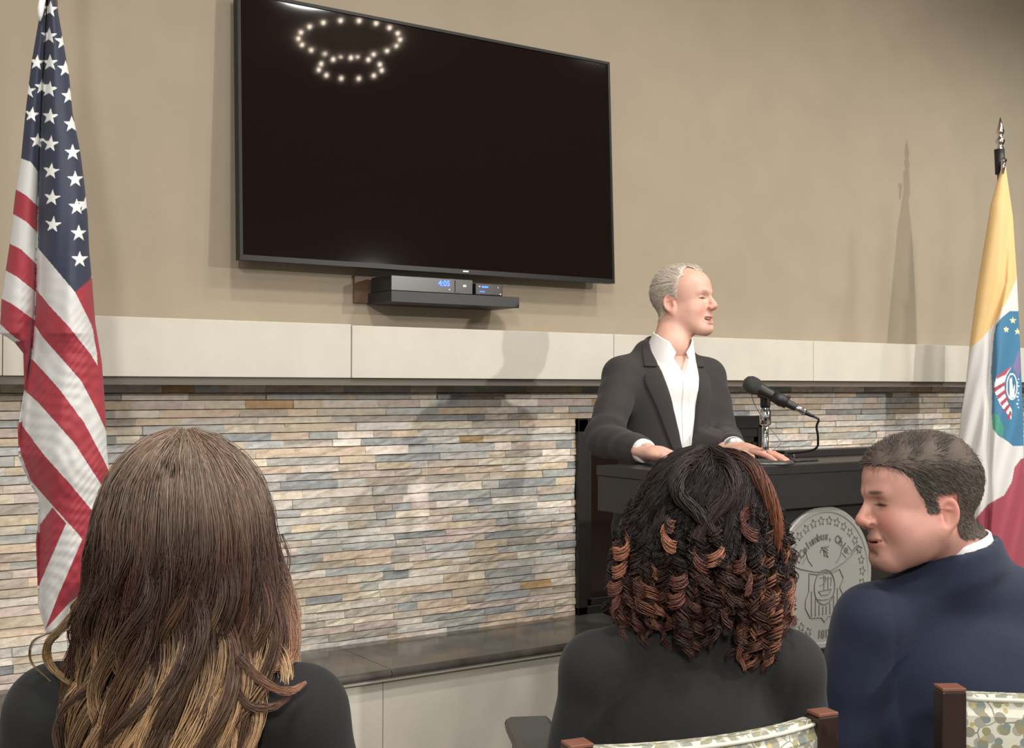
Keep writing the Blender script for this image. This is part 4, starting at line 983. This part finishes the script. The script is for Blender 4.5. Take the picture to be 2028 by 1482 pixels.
for s in (1, -1):
    strip(None, 'lapel', J_, Rs, so, [(s*.006+.004, 1.085), (s*.020+.004, 1.18), (s*.036+.004, 1.28), (s*.055+.004, 1.38), (s*.062+.004, 1.425)], [(s*.012+.004, 1.083), (s*.055+.004, 1.17), (s*.088+.004, 1.27), (s*.118+.004, 1.375), (s*.098+.004, 1.405)], SUIT, tent=.003)
    strip(None, 'jacket_collar', J_, Rs, so, [(s*.060+.004, 1.418), (s*.066, 1.45), (s*.068, 1.49)], [(s*.112+.004, 1.420), (s*.105, 1.455), (s*.084, 1.492)], SUIT, nt=24, tent=.003)
# watch on his left wrist
uw = (JS['eL']-JS['wL']); uw /= np.linalg.norm(uw); wc = L2W(*(JS['wL']+uw*.006)); uW = Rs@uw
MB().lathe([(.0335, -.009), (.0345, -.006), (.0345, .006), (.0335, .009)], wc, uW, 40).build('wrist_watch', mat('watch_steel', (205, 205, 200), .25, metal=.9), spk, smooth=True)
# teeth
tp_ = hp+hR@np.array([0, .082, -.0665]); th = np.linspace(-1, 1, 15)
mb = MB(); pts = [hp+hR@np.array([.019*u, .0845-.012*u*u, -.0642+.003*u*u]) for u in th]; mb.tube(pts, .0032, 8); mb.build('teeth', mat('teeth', (226, 218, 204), .3), spk, smooth=True)
# thin silver hair, combed back
def facefront(p, tab): return p[:, 1] < np.interp(p[:, 2], *tab)
def mask_sp(p):
    t = ([-.065, -.058, -.045, -.01, .005, .03, .055, .075, .095, .13], [-.09, -.06, -.045, -.022, .012, .016, .018, .026, .066, .075])
    notear = ~((np.abs(p[:, 0]) > .068) & (p[:, 2] < .02) & (p[:, 2] > -.05) & (p[:, 1] > -.042) & (p[:, 1] < .006)); rec = ~((np.abs(p[:, 0]) > .022+.0*p[:, 0]) & (np.abs(p[:, 0]) < .060) & (p[:, 1] > .030) & (p[:, 2] > .06))
    return facefront(p, t) & notear & rec
def headcap(name, parent, hp, hR, base, mask, thick, m, C, h=.0024, lo=(-.11, -.14, -.12), hi=(.11, .12, .15)):
    V, F = sdfmesh(lambda p: base(p)-thick(p), lo, hi, h); ok = mask(V.astype(f4)); keep = ok[F].all(1); F = F[keep]; used = np.unique(F); mp = np.full(len(V), -1); mp[used] = np.arange(len(used)); V = V[used]; F = mp[F]
    d = base(V.astype(f4)); return V@hR.T+hp, F
SPH = hairmat('silver_hair', .6, .25)
def hair_parts(nm, parent, hp, hR, base, mask, thick, dirf, lenf, cols, n, seed, m, hw, capcol):
    V, F = headcap(nm, parent, hp, hR, base, mask, thick, m, None); W, rad, C = shorthair(nm, parent, hp, hR, base, mask, dirf, lenf, cols, n, seed, m, hw)
    o = strandmesh(nm, W, rad, C, m, parent); c = npmesh('scalp_hair', V, F, m, o, np.tile(s2l(capcol), (len(V), 1))); return o
def dir_sp(p, g, rs): return np.stack([np.where(p[:, 2] > .07, -.9, .0)+0*p[:, 0], np.full(len(p), -1.), np.where(p[:, 2] > .06, .1, -.75)], 1)+rs.normal(size=(len(p), 3))*.12
hair_parts('hair', spk, hp, hR, hf, mask_sp, lambda p: (.0008+.004*sstep(p[:, 2], .05, .10)*sstep(.068-p[:, 1], 0, .035)).astype(f4), dir_sp, lambda p: np.interp(p[:, 2], [-.09, 0, .06, .1], [.006, .011, .020, .032]),
           [(226, 214, 198), (208, 196, 180), (238, 230, 218), (196, 184, 168)], 9000, 3, SPH, .00042, (214, 200, 184))

def axring(n_, ax, z0, z1, rad, th, open_=0):
    ax = np.asarray(ax, float); ax /= np.linalg.norm(ax)
    def fn(p):
        q = p-n_.astype(f4); h = q@ax.astype(f4); r_ = np.linalg.norm(q-h[:, None]*ax.astype(f4), axis=1); m_ = (z0+z1)/2
        return np.hypot(np.maximum(np.abs(h-m_)-(z1-z0)/2, 0), np.maximum(np.abs(r_-rad)-.0, 0))-th
    return fn
# ================= the man in navy, turned to look left
mo_c = camxy(.81, 2.11); mo = np.array([mo_c[0], mo_c[1], 0.]); myaw = CYAW+math.radians(6)
def seated(sh_z=1.0, w=.175, sx=0., lean=0.):
    J = dict(nb=(sx, .01+lean, sh_z+.075), chest=(0, .0+lean*.6, sh_z-.14), belly=(0, .01, sh_z-.34), pelvis=(0, .0, .56), sL=(-w, .0+lean, sh_z), sR=(w, .0+lean, sh_z), hL=(-.09, .03, .54), hR=(.09, .03, .54),
             kL=(-.12, .46, .53), kR=(.12, .46, .53), aL=(-.13, .46, .10), aR=(.13, .46, .10), eL=(-w-.07, .03, sh_z-.28), eR=(w+.07, .03, sh_z-.28), wL=(-.10, .26, .64), wR=(.10, .26, .64))
    return {k: np.asarray(v, float) for k, v in J.items()}
JM = seated(H-.415, .180)
JM['nb'] = np.array([-.030, .0, H-.285])
JM['eL'][0] = -.235
mh = P(1818, 993, 2.08); NAX = np.array([-.33, .04, 1.]); NAX /= np.linalg.norm(NAX)
mroll = axring(JM['nb'], NAX, -.045, -.008, .073, .0085); mcol = axring(JM['nb'], NAX, -.03, .010, .0655, .0028)
NAVYM = mat('navy_wool', (22, 31, 54), .85, noise=.08, nscale=300, bump=.12, bscale=500, sheen=.08)
def seat_torso(J, g, wr, f=24., seed=11, bw=.165, bd=.118, trap=.055, tz=-.045):
    def fn(p):
        d = ell(p, J['chest'], (bw+g, bd+g, .20)); d = smin(d, ell(p, J['belly'], (bw-.012+g, bd+g, .20)), .07); d = smin(d, ell(p, J['pelvis']+UP*.02, (bw+.012+g, bd+.01+g, .13)), .07)
        for s in 'LR': d = smin(d, cone(p, J['nb']+np.array([0, -.010, tz]), J['s'+s]+np.array([0, -.005, 0]), trap+g*.4, .055+g*.5), .035)
        return d+wrinkle(p, wr, seed, (.3, .1, .95), f)
    return fn
def seams(p, d, xs_, ztop):
    x = np.abs(p[:, 0])-(xs_-.02*np.clip((ztop-p[:, 2])/.2, 0, 1)); g1 = np.exp(-(x/.004)**2)*sstep(ztop+.09-p[:, 2], 0, .03)*sstep(p[:, 2], ztop-.26, ztop-.20); g2 = np.exp(-(p[:, 0]/.003)**2)*(p[:, 1] < 0)
    return d+.0022*g1+.0010*g2
tm = seat_torso(JM, .006, .0042, 17., 21, trap=.060, tz=-.048)
def jacket_m(p):
    d = tm(p)
    for s, sd in (('L', 31), ('R', 32)): d = smin(d, sleeve(p, JM, s, (.068, .058, .043), sd, .0040, .03), .022)
    n_ = JM['nb']
    d = smin(d, mroll(p), .022); d = smax(d, -cone(p, n_+NAX*.2, n_-NAX*.03, .068, .065), .004)
    d = seams(p, d, .168, H-.40)
    return smax(d, .50-p[:, 2], .01)
def shirtcollar(n_, zoff=0., tilt=.25):
    def fn(p):
        q = p-n_.astype(f4); q[:, 1] -= tilt*q[:, 2]; phi = np.degrees(np.arctan2(np.abs(q[:, 0]), q[:, 1])); r = np.hypot(q[:, 0], q[:, 1])
        zt = np.interp(phi, [0, 60, 180], [.0, .020, .030]).astype(f4)+zoff
        return np.maximum(np.abs(r-.0640)-.0028, np.maximum(q[:, 2]-zt, (-.05-q[:, 2])))
    return fn
def lower(J, k=1.):
    def fn(p):
        d = ell(p, J['pelvis'], (.165*k, .115, .11))
        for s in 'LR': d = smin(d, cone(p, J['h'+s], J['k'+s], .086*k, .064), .04); d = smin(d, cone(p, J['k'+s], J['a'+s]-UP*.03, .062, .052), .03)
        return smax(d+wrinkle(p, .003, 2, (0, .2, 1), 18), .045-p[:, 2], .01)
    return fn
HRm = handR((.1, 1, -.1), (0, 0, 1))
def hands_on_lap(J, o, yaw):
    out = []
    for s, sd in (('L', 1), ('R', -1)):      # person's left is -x; thumbs point inwards
        R_ = rotm(yaw); w_ = o+R_@J['w'+s]; d = R_@np.array([.45 if s == 'L' else -.45, .85, -.15]); out.append((w_, handR(d, (0, 0, 1)), (-sd, .35, .03, (.5, .1, .1))))
    return out
f1, b1, h1 = shoe(JM, 'L'); f2, b2, h2 = shoe(JM, 'R')
hm = dict(smile=.9, opened=0., squint=.75, heavy=1.2, nose=.98, ear=.012)
# face: image left, a little towards the camera, chin dropped
fdir = -RGT*1.0-FWD*.10; myh = math.atan2(-fdir[0], fdir[1])
man, L2W, Rm, hp, hR, hf, pt = person(
    'seated person in a navy suit with short brown hair turned left and smiling', mo, myaw, JM, (toL(mo, myaw, mh), (myh-myaw, math.radians(-4), math.radians(3))), hm,
    [('jacket', jacket_m, ((-.40, -.24, .46), (.40, .46, 1.16)), .0055, NAVYM), ('shirt_collar', mcol, (JM['nb']-.13, JM['nb']+.13), .0022, SHIRT),
     ('trousers', lower(JM), ((-.32, -.2, .0), (.32, .66, .75)), .009, TROU), ('shoe', f1, b1, h1, SHOE), ('shoe', f2, b2, h2, SHOE)],
    dict(head=((196, 146, 130), (166, 96, 88), (80, 58, 48), (190, 116, 102), .75, .25)), hands_on_lap(JM, mo, myaw), hsc=.965)
def mask_m(p):
    t = ([-.075, -.07, -.06, -.045, -.022, -.015, .005, .03, .05, .066, .078, .13], [-.12, -.055, -.043, -.038, -.034, .018, .022, .036, .040, .062, .110, .120])
    notear = ~((np.abs(p[:, 0]) > .066) & (p[:, 2] < .020) & (p[:, 2] > -.05) & (p[:, 1] > -.040) & (p[:, 1] < .004))
    return facefront(p, t) & notear
BRH = hairmat('brown_hair', .6, .2)
def dir_m(p, g, rs):
    top = sstep(p[:, 2], .055, .085); side = np.sign(p[:, 0]+1e-6)
    return np.stack([.75*top+.0*side, -.9+.25*top, -.8*(1-top)+.25*np.sin(p[:, 1]*60)*top], 1)+rs.normal(size=(len(p), 3))*.16
hair_parts('hair', man, hp, hR, hf, mask_m, lambda p: (.002+.006*sstep(p[:, 2], .035, .085)+.003*sstep(-p[:, 1], .0, .08)*sstep(p[:, 2], -.05, .0)+.0018*np.sin(p[:, 1]*120+p[:, 0]*70)*sstep(p[:, 2], .06, .09)).astype(f4), dir_m,
           lambda p: np.interp(p[:, 2], [-.09, -.03, .03, .07, .1], [.006, .011, .016, .026, .030]), [(100, 93, 86), (86, 79, 73), (114, 105, 98), (74, 68, 64)], 15000, 5, BRH, .00045, (86, 76, 68))

# ================= the two women, seen from behind
BLKJ = mat('black_jersey', (20, 21, 22), .9, noise=.08, nscale=200, bump=.12, bscale=300, sheen=.05)
GRYJ = mat('dark_grey_wool', (30, 30, 30), .92, noise=.1, nscale=260, bump=.2, bscale=420, sheen=.06)
def woman(label, cx_, d_, yawd, headpx, hd, J, top, topname, hm_cols, coat=.068):
    c = camxy(cx_, d_); o = np.array([c[0], c[1], 0.]); yw = CYAW+math.radians(yawd); tw = seat_torso(J, .004, .0022, 20., 41, .150, .108, .048)
    def jk(p):
        q = tw(p)
        for s, sd in (('L', 51), ('R', 52)): q = smin(q, sleeve(p, J, s, (coat, coat*.84, .040), sd, .0035, .03), .025)
        q = seams(p, q, J['sR'][0]-.006, J['sR'][2])
        return smax(smax(q, -cone(p, J['nb']+np.array([0, .02, .14]), J['nb']+np.array([0, 0, -.02]), .068, .060), .006), .50-p[:, 2], .01)
    f1, b1, h1 = shoe(J, 'L'); f2, b2, h2 = shoe(J, 'R'); h_ = P(headpx[0], headpx[1], hd)
    return (*person(label, o, yw, J, (toL(o, yw, h_), (0, math.radians(-4), 0)), dict(smile=.3, squint=.5, jaw=.9, nose=.9), [(topname, jk, ((-.42, -.24, .46), (.42, .46, 1.16)), .006, top),
            ('trousers', lower(J, .95), ((-.32, -.2, .0), (.32, .66, .75)), .009, TROU), ('shoe', f1, b1, h1, SHOE), ('shoe', f2, b2, h2, SHOE)], dict(head=hm_cols), hands_on_lap(J, o, yw)), o, yw, h_)
JC = seated(H-.468, .158)
JC['eL'] = np.array([-.212, .0, .64]); JC['eR'] = np.array([.205, .0, .64]); JC['nb'] = np.array([.0, .02, H-.362])
rc = woman('seated person in a dark grey jacket with shoulder length curly dark hair tipped copper', .300, 1.98, 3, (1395, 1046), 2.025, JC, GRYJ, 'jacket', ((150, 102, 84), (140, 80, 74), (50, 36, 30), (150, 90, 76), .5), .058)
JW = seated(H-.432, .160)
JW['eL'] = np.array([-.235, -.01, .68]); JW['eR'] = np.array([.225, -.01, .68]); JW['nb'] = np.array([.0, .01, H-.345])
rw = woman('seated person in a black top with long wavy brown hair lightened at the ends', -.437, 1.57, 0, (372, 1056), 1.57, JW, BLKJ, 'top', ((214, 160, 140), (180, 110, 100), (90, 66, 52), (210, 130, 115), .5), .062)

# --- long wavy hair: locks laid over the head, falling behind the shoulders
def surf(name, parent, hp, px, prf, mlen, yc):
    pass
def longhair():
    t, L2W, R, hp, hR, hf, pt = rw[:7]; rs = np.random.RandomState(12); d = 1.57
    rt, fw = RGT, np.array([FWD[0], FWD[1], 0]); fw /= np.linalg.norm(fw); c0 = P(368, 865, d)
    # half widths (m) right/left and depth (towards the camera) as functions of drop below the crown
    dz = np.array([0, .008, .03, .06, .10, .15, .21, .27, .33, .40, .47, .52])
    wl = np.array([.008, .036, .064, .086, .100, .106, .107, .112, .120, .116, .104, .09]); wr_ = np.array([.008, .036, .064, .087, .101, .107, .108, .110, .112, .100, .088, .075])
    dp = np.array([.012, .045, .075, .095, .104, .106, .104, .104, .108, .112, .112, .110])
    allP, allC, allR = [], [], []; K = 34
    DK, MD, LT = np.array(s2l((78, 58, 49))), np.array(s2l((140, 120, 104))), np.array(s2l((208, 172, 130)))
    for layer, n_, sc in ((0, 46, .90), (1, 74, .97), (2, 88, 1.03)):
        for i in range(n_):
            th = math.radians(-112+224*(i+rs.uniform(-.3, .3))/(n_-1)); u = np.linspace(0, 1, K)
            L_ = rs.uniform(.40, .53) if layer else rs.uniform(.45, .55)
            if abs(th) > 1.5: L_ *= .86
            s_ = u*L_; z = s_*1.0
            W_ = np.where(math.sin(th) < 0, np.interp(z, dz, wl), np.interp(z, dz, wr_)); D_ = np.interp(z, dz, dp)
            th_u = th+.10*np.sin(u*5+i)*u
            ph = rs.uniform(0, 6.28); A = rs.uniform(.008, .030)*sstep(u, .2, .6); fr = rs.uniform(8, 14)
            x = np.sin(th_u)*W_*sc+A*np.sin(ph+fr*u); y = -np.cos(th_u)*D_*sc+A*.7*np.cos(ph+fr*u)
            part = np.array([-.010, 0.])                                  # the parting at the crown
            q = c0[None]+rt[None]*x[:, None]+fw[None]*(y[:, None]-.005)-UP[None]*z[:, None]
            if rs.rand() < .25: q += (rt*rs.uniform(-.02, .02)+(-fw)*rs.uniform(0, .015))[None]*sstep(u, .5, 1)[:, None]
            ns = 62; b = bundle(q, ns, rs.uniform(.007, .014), rs, tip=.35, twist=rs.uniform(-2, 2))
            hl = rs.rand(); light = (1. if hl > .60 else .5 if hl > .34 else .12)
            k_ = sstep(u, .40+.14*rs.rand(), .74)*light; c = DK[None]*(1-.0*u[:, None])
            top = MD[None]*(1-sstep(u, .05, .38)[:, None])+DK[None]*sstep(u, .05, .38)[:, None]; c = top*(1-k_[:, None])+LT[None]*k_[:, None]  # paler at the crown: lit hair top put into the strand colour
            if rs.rand() < .2: c = c*.75+np.array(s2l((120, 72, 48)))*.25
            cc = np.clip(c[None]*rs.uniform(.6, 1.4, (ns, 1, 1)), 0, 1)
            allP.append(b); allC.append(cc); allR.append(np.repeat(rs.uniform(.00030, .00060, (ns, 1)), K, 1)*np.interp(u, [0, .8, 1], [1, .9, .3])[None])
    # flyaway locks at the sides, given by their course
    def lock(px, n, sp, colr, r=.0005):
        q = catmull([P(a, b, dd) for a, b, dd in px], K); b = bundle(q, n, sp, rs, tip=.3); allP.append(b); u = np.linspace(0, 1, K)
        c = DK[None]*(1-u[:, None])+np.array(s2l(colr))[None]*u[:, None]; allC.append(np.clip(c[None]*rs.uniform(.8, 1.2, (n, 1, 1)), 0, 1)); allR.append(np.full((n, K), r)*np.interp(u, [0, .8, 1], [1, .9, .3])[None])
    lock([(200, 1080, 1.56), (185, 1170, 1.54), (130, 1235, 1.52), (95, 1275, 1.51), (96, 1310, 1.51), (125, 1345, 1.5), (165, 1365, 1.49)], 110, .006, (150, 122, 82))
    lock([(210, 1100, 1.56), (190, 1190, 1.54), (155, 1260, 1.52), (150, 1330, 1.5), (180, 1400, 1.49)], 40, .006, (140, 116, 86))
    lock([(190, 1130, 1.56), (150, 1220, 1.54), (110, 1250, 1.53), (66, 1272, 1.52), (62, 1310, 1.52), (100, 1350, 1.5)], 9, .003, (120, 100, 70), .0004)
    lock([(180, 1360, 1.46), (130, 1400, 1.46), (108, 1450, 1.46), (112, 1490, 1.46)], 30, .004, (96, 76, 60))
    lock([(540, 1120, 1.58), (570, 1190, 1.57), (580, 1250, 1.56), (572, 1300, 1.55), (530, 1330, 1.52)], 130, .012, (196, 150, 122))
    lock([(470, 1300, 1.47), (520, 1350, 1.47), (570, 1370, 1.48), (606, 1352, 1.5)], 70, .006, (170, 124, 98))
    lock([(440, 1330, 1.47), (490, 1395, 1.47), (540, 1400, 1.47), (575, 1380, 1.49)], 60, .006, (120, 84, 66))
    lock([(556, 1060, 1.6), (572, 1110, 1.6), (560, 1170, 1.6)], 8, .004, (150, 110, 84), .0004)
    o = strandmesh('hair', np.concatenate(allP), np.concatenate(allR), np.concatenate(allC), hairmat('long_hair', .42, .4), t)
    def cap(p):
        dd = c0[2]-p[:, 2]; q = p-c0.astype(f4); x = q@rt.astype(f4); y = q@fw.astype(f4); w_ = np.interp(dd, dz, (wl+wr_)/2)*.88; dy = np.interp(dd, dz, dp)*.88
        return np.maximum((np.hypot(x/np.maximum(w_, .01), np.where(y < 0, y/np.maximum(dy, .01), y/.085))-1)*.07, np.maximum(.008-dd, dd-.42)*.8)
    V, F = sdfmesh(cap, c0-[.2, .2, .46], c0+[.2, .2, .02], .007); npmesh('hair_underlayer', relax(V, F, 3), F, mat('hair_dark', (84, 68, 58), .7), o)
longhair()

# --- ringlets
def curly():
    t, L2W, R, hp, hR, hf, pt = rc[:7]; rs = np.random.RandomState(7); d = 1.98
    rt, fw = RGT, np.array([FWD[0], FWD[1], 0]); fw /= np.linalg.norm(fw); c0 = P(1396, 893, d); s0 = d/FPX
    allP, allC, allR = [], [], []; K = 60
    DK, MD, CO, CL = [np.array(s2l(c)) for c in ((34, 28, 26), (60, 47, 42), (100, 63, 54), (156, 104, 80))]
    dz = np.array([0, .01, .03, .07, .12, .17, .22, .27, .32, .36]); wl = np.array([.012, .045, .075, .103, .124, .138, .146, .140, .118, .09]); wr_ = np.array([.012, .045, .075, .098, .114, .124, .130, .130, .124, .115]); dp = np.array([.02, .05, .08, .10, .112, .116, .116, .112, .108, .10])
    # smooth roots swept from the crown
    for i in range(150):
        th = math.radians(rs.uniform(-125, 125)); u = np.linspace(0, 1, K); L_ = rs.uniform(.10, .19); z = u*L_; W_ = np.where(math.sin(th) < 0, np.interp(z, dz, wl), np.interp(z, dz, wr_))*.96; D_ = np.interp(z, dz, dp)*.96
        x = np.sin(th)*W_+.006*np.sin(u*9+i); y = -np.cos(th)*D_+.005*np.cos(u*8+i); q = c0[None]+rt*x[:, None]+fw*y[:, None]-UP*z[:, None]
        b = bundle(q, 26, .009, rs, tip=.5, twist=3.); allP.append(b); c = (DK*1.15)[None]*(1-u[:, None]*.4)+MD[None]*u[:, None]*.4; allC.append(np.clip(c[None]*rs.uniform(.7, 1.3, (26, 1, 1)), 0, 1)); allR.append(np.full((26, K), .0006))
    lt = np.array([(1320, 1055), (1425, 1100), (1485, 1080), (1230, 1070), (1225, 1140), (1555, 1110), (1405, 1030), (1545, 1060)])
    for i in range(150):
        lay = i % 3; th = math.radians(rs.uniform(-120, 120)); sway = rs.uniform(-.02, .02); sw2 = rs.uniform(0, 6.28); z0 = rs.uniform(.07, .15); z1 = rs.uniform(.23, .325)
        if abs(th) > 1.2: z1 = min(z1, .30)
        if th > .4 and rs.rand() < .4: z1 = .345
        u = np.linspace(0, 1, K); z = z0+(z1-z0)*u; sc = (.82, .93, 1.02)[lay]; W_ = np.where(math.sin(th) < 0, np.interp(z, dz, wl), np.interp(z, dz, wr_))*sc; D_ = np.interp(z, dz, dp)*sc
        rad = rs.uniform(.005, .0115)*np.interp(u, [0, .25, .9, 1], [.4, 1, 1, .6]); turns = (z1-z0)/rs.uniform(.026, .036); hx = rs.choice([-1, 1]); ph = rs.uniform(0, 6.28); a = ph+hx*2*np.pi*turns*u
        a = a+.8*np.sin(u*rs.uniform(5, 12)+sw2); rad = rad*(1+.35*np.sin(u*rs.uniform(6, 14)+sw2)); x = np.sin(th)*W_+rad*np.cos(a)+sway*np.sin(u*3+sw2)+.006*np.sin(u*9+i); y = -np.cos(th)*D_+rad*np.sin(a)
        base = c0[None]+rt*x[:, None]+fw*y[:, None]-UP*z[:, None]
        n = 15; off = np.linspace(-1, 1, n)*rs.uniform(.006, .009)           # a flat ribbon of hairs round the helix
        jj = rs.normal(size=(n, K, 3))*.0004+rs.normal(size=(n, 1, 3))*.0018; b = base[None]+(off[:, None]*np.interp(u, [0, .8, 1], [1, 1, .4])[None])[..., None]*UP+jj; allP.append(b)
        side = abs(math.sin(th)); cop = np.clip(sstep(u, .25, .9)*(.45+.55*side)*rs.uniform(.2, 1.2), 0, 1); ol = rs.rand() < .10
        c = DK[None]*(1-cop[:, None])+(CO if rs.rand() < .75 else CL)[None]*cop[:, None]
        if ol: c = c*.4+CL[None]*.6*sstep(u, .1, .4)[:, None]+c*.6*(1-sstep(u, .1, .4)[:, None])
        allC.append(np.clip(c[None]*rs.uniform(.7, 1.3, (n, 1, 1)), 0, 1)); allR.append(np.full((n, K), .0008)*np.interp(u, [0, .9, 1], [1, 1, .4])[None])
    # flyaways: thin frizz round the outline
    for i in range(260):
        th = math.radians(rs.choice([-1, 1])*rs.uniform(60, 115)); u = np.linspace(0, 1, K); z0 = rs.uniform(.02, .28); z = z0+u*rs.uniform(.02, .06); W_ = np.where(math.sin(th) < 0, np.interp(z, dz, wl), np.interp(z, dz, wr_))*(1.0+.10*np.sin(u*3))
        q = c0[None]+rt*(np.sin(th)*W_+.008*np.sin(u*7+i))[:, None]+fw*(-np.cos(th)*.1+.006*np.cos(u*9))[:, None]-UP*z[:, None]; allP.append(q[None]); c = CO if rs.rand() < .5 and z0 > .12 else MD; allC.append(np.tile(c, (1, K, 1))); allR.append(np.full((1, K), .00035))
    # the back section gathered at the crown: a twist hanging down the middle
    def swirl(pts, n, sp, tw, c1, c2):
        q = catmull([P(a, b, dd) for a, b, dd in pts], K); b = bundle(q, n, sp, rs, tip=.5, twist=tw); allP.append(b); u = np.linspace(0, 1, K)[:, None]; c = np.array(s2l(c1))*(1-u)+np.array(s2l(c2))*u; allC.append(np.clip(c[None]*rs.uniform(.7, 1.3, (n, 1, 1)), 0, 1)); allR.append(np.full((n, K), .0007))
    swirl([(1396, 896, 1.96), (1352, 925, 1.90), (1343, 975, 1.875), (1380, 1015, 1.865), (1412, 1055, 1.86)], 120, .014, 4, (52, 42, 38), (44, 34, 30))
    swirl([(1404, 896, 1.96), (1446, 930, 1.90), (1448, 980, 1.875), (1408, 1025, 1.865), (1378, 1070, 1.86)], 120, .014, -4, (48, 40, 36), (60, 42, 36))
    swirl([(1420, 898, 1.96), (1476, 915, 1.93), (1515, 965, 1.91), (1540, 1040, 1.91), (1552, 1120, 1.92)], 140, .013, 5, (44, 36, 34), (156, 96, 70))
    for (a, b_) in ((1322, 1052), (1484, 1030), (1424, 1072), (1384, 1108), (1238, 1090), (1352, 1150), (1462, 1118), (1226, 1150), (1548, 1090), (1552, 1160)):
        u = np.linspace(0, 1, K); th = rs.uniform(0, 6)+np.linspace(0, rs.uniform(2.6, 4.2)*np.pi, K)*rs.choice([-1, 1]); r_ = np.interp(u, [0, .3, .8, 1], [.004, .012, .013, .007])*rs.uniform(.8, 1.15)
        cc = P(a, b_-26, 1.865 if 1280 < a < 1520 else 1.93); dr = rs.uniform(-.3, .3); r_ = r_*.85; q = cc[None]+rt[None]*(np.cos(th)*r_+dr*.05*u)[:, None]-UP[None]*(u*.055+.006*np.sin(th))[:, None]-fw[None]*(np.sin(th)*r_)[:, None]
        n = 40; bb = q[None]+rs.normal(size=(n, 1, 3))*.0016+UP*np.linspace(-.009, .009, n)[:, None, None]+rs.normal(size=(n, K, 3))*.0003; allP.append(bb); c = CL if rs.rand() < .5 else CO*1.2; c = DK[None]*(1-sstep(u, .0, .35)[:, None])+c[None]*sstep(u, .0, .35)[:, None]
        allC.append(np.clip(c[None]*rs.uniform(.6, 1.35, (n, 1, 1)), 0, 1)); allR.append(np.full((n, K), .0008))
    o = strandmesh('hair', np.concatenate(allP), np.concatenate(allR), np.concatenate(allC), hairmat('curly_hair', .45, .4), t)
    def cap(p):
        dd = c0[2]-p[:, 2]; q = p-c0.astype(f4); x = q@rt.astype(f4); y = q@fw.astype(f4); kk = np.interp(dd, [0, .12, .2], [.97, .95, .80]); w_ = np.interp(dd, dz, (wl+wr_)/2)*kk; dy = np.interp(dd, dz, dp)*kk
        return np.maximum((np.hypot(x/np.maximum(w_, .01), np.where(y < 0, y/np.maximum(dy, .01), y/.085))-1)*.07, np.maximum(.004-dd, dd-.26)*.8)
    V, F = sdfmesh(cap, c0-[.2, .2, .40], c0+[.2, .2, .02], .007); npmesh('hair_underlayer', relax(V, F, 3), F, mat('curl_dark', (22, 18, 17), .7), o)
curly()
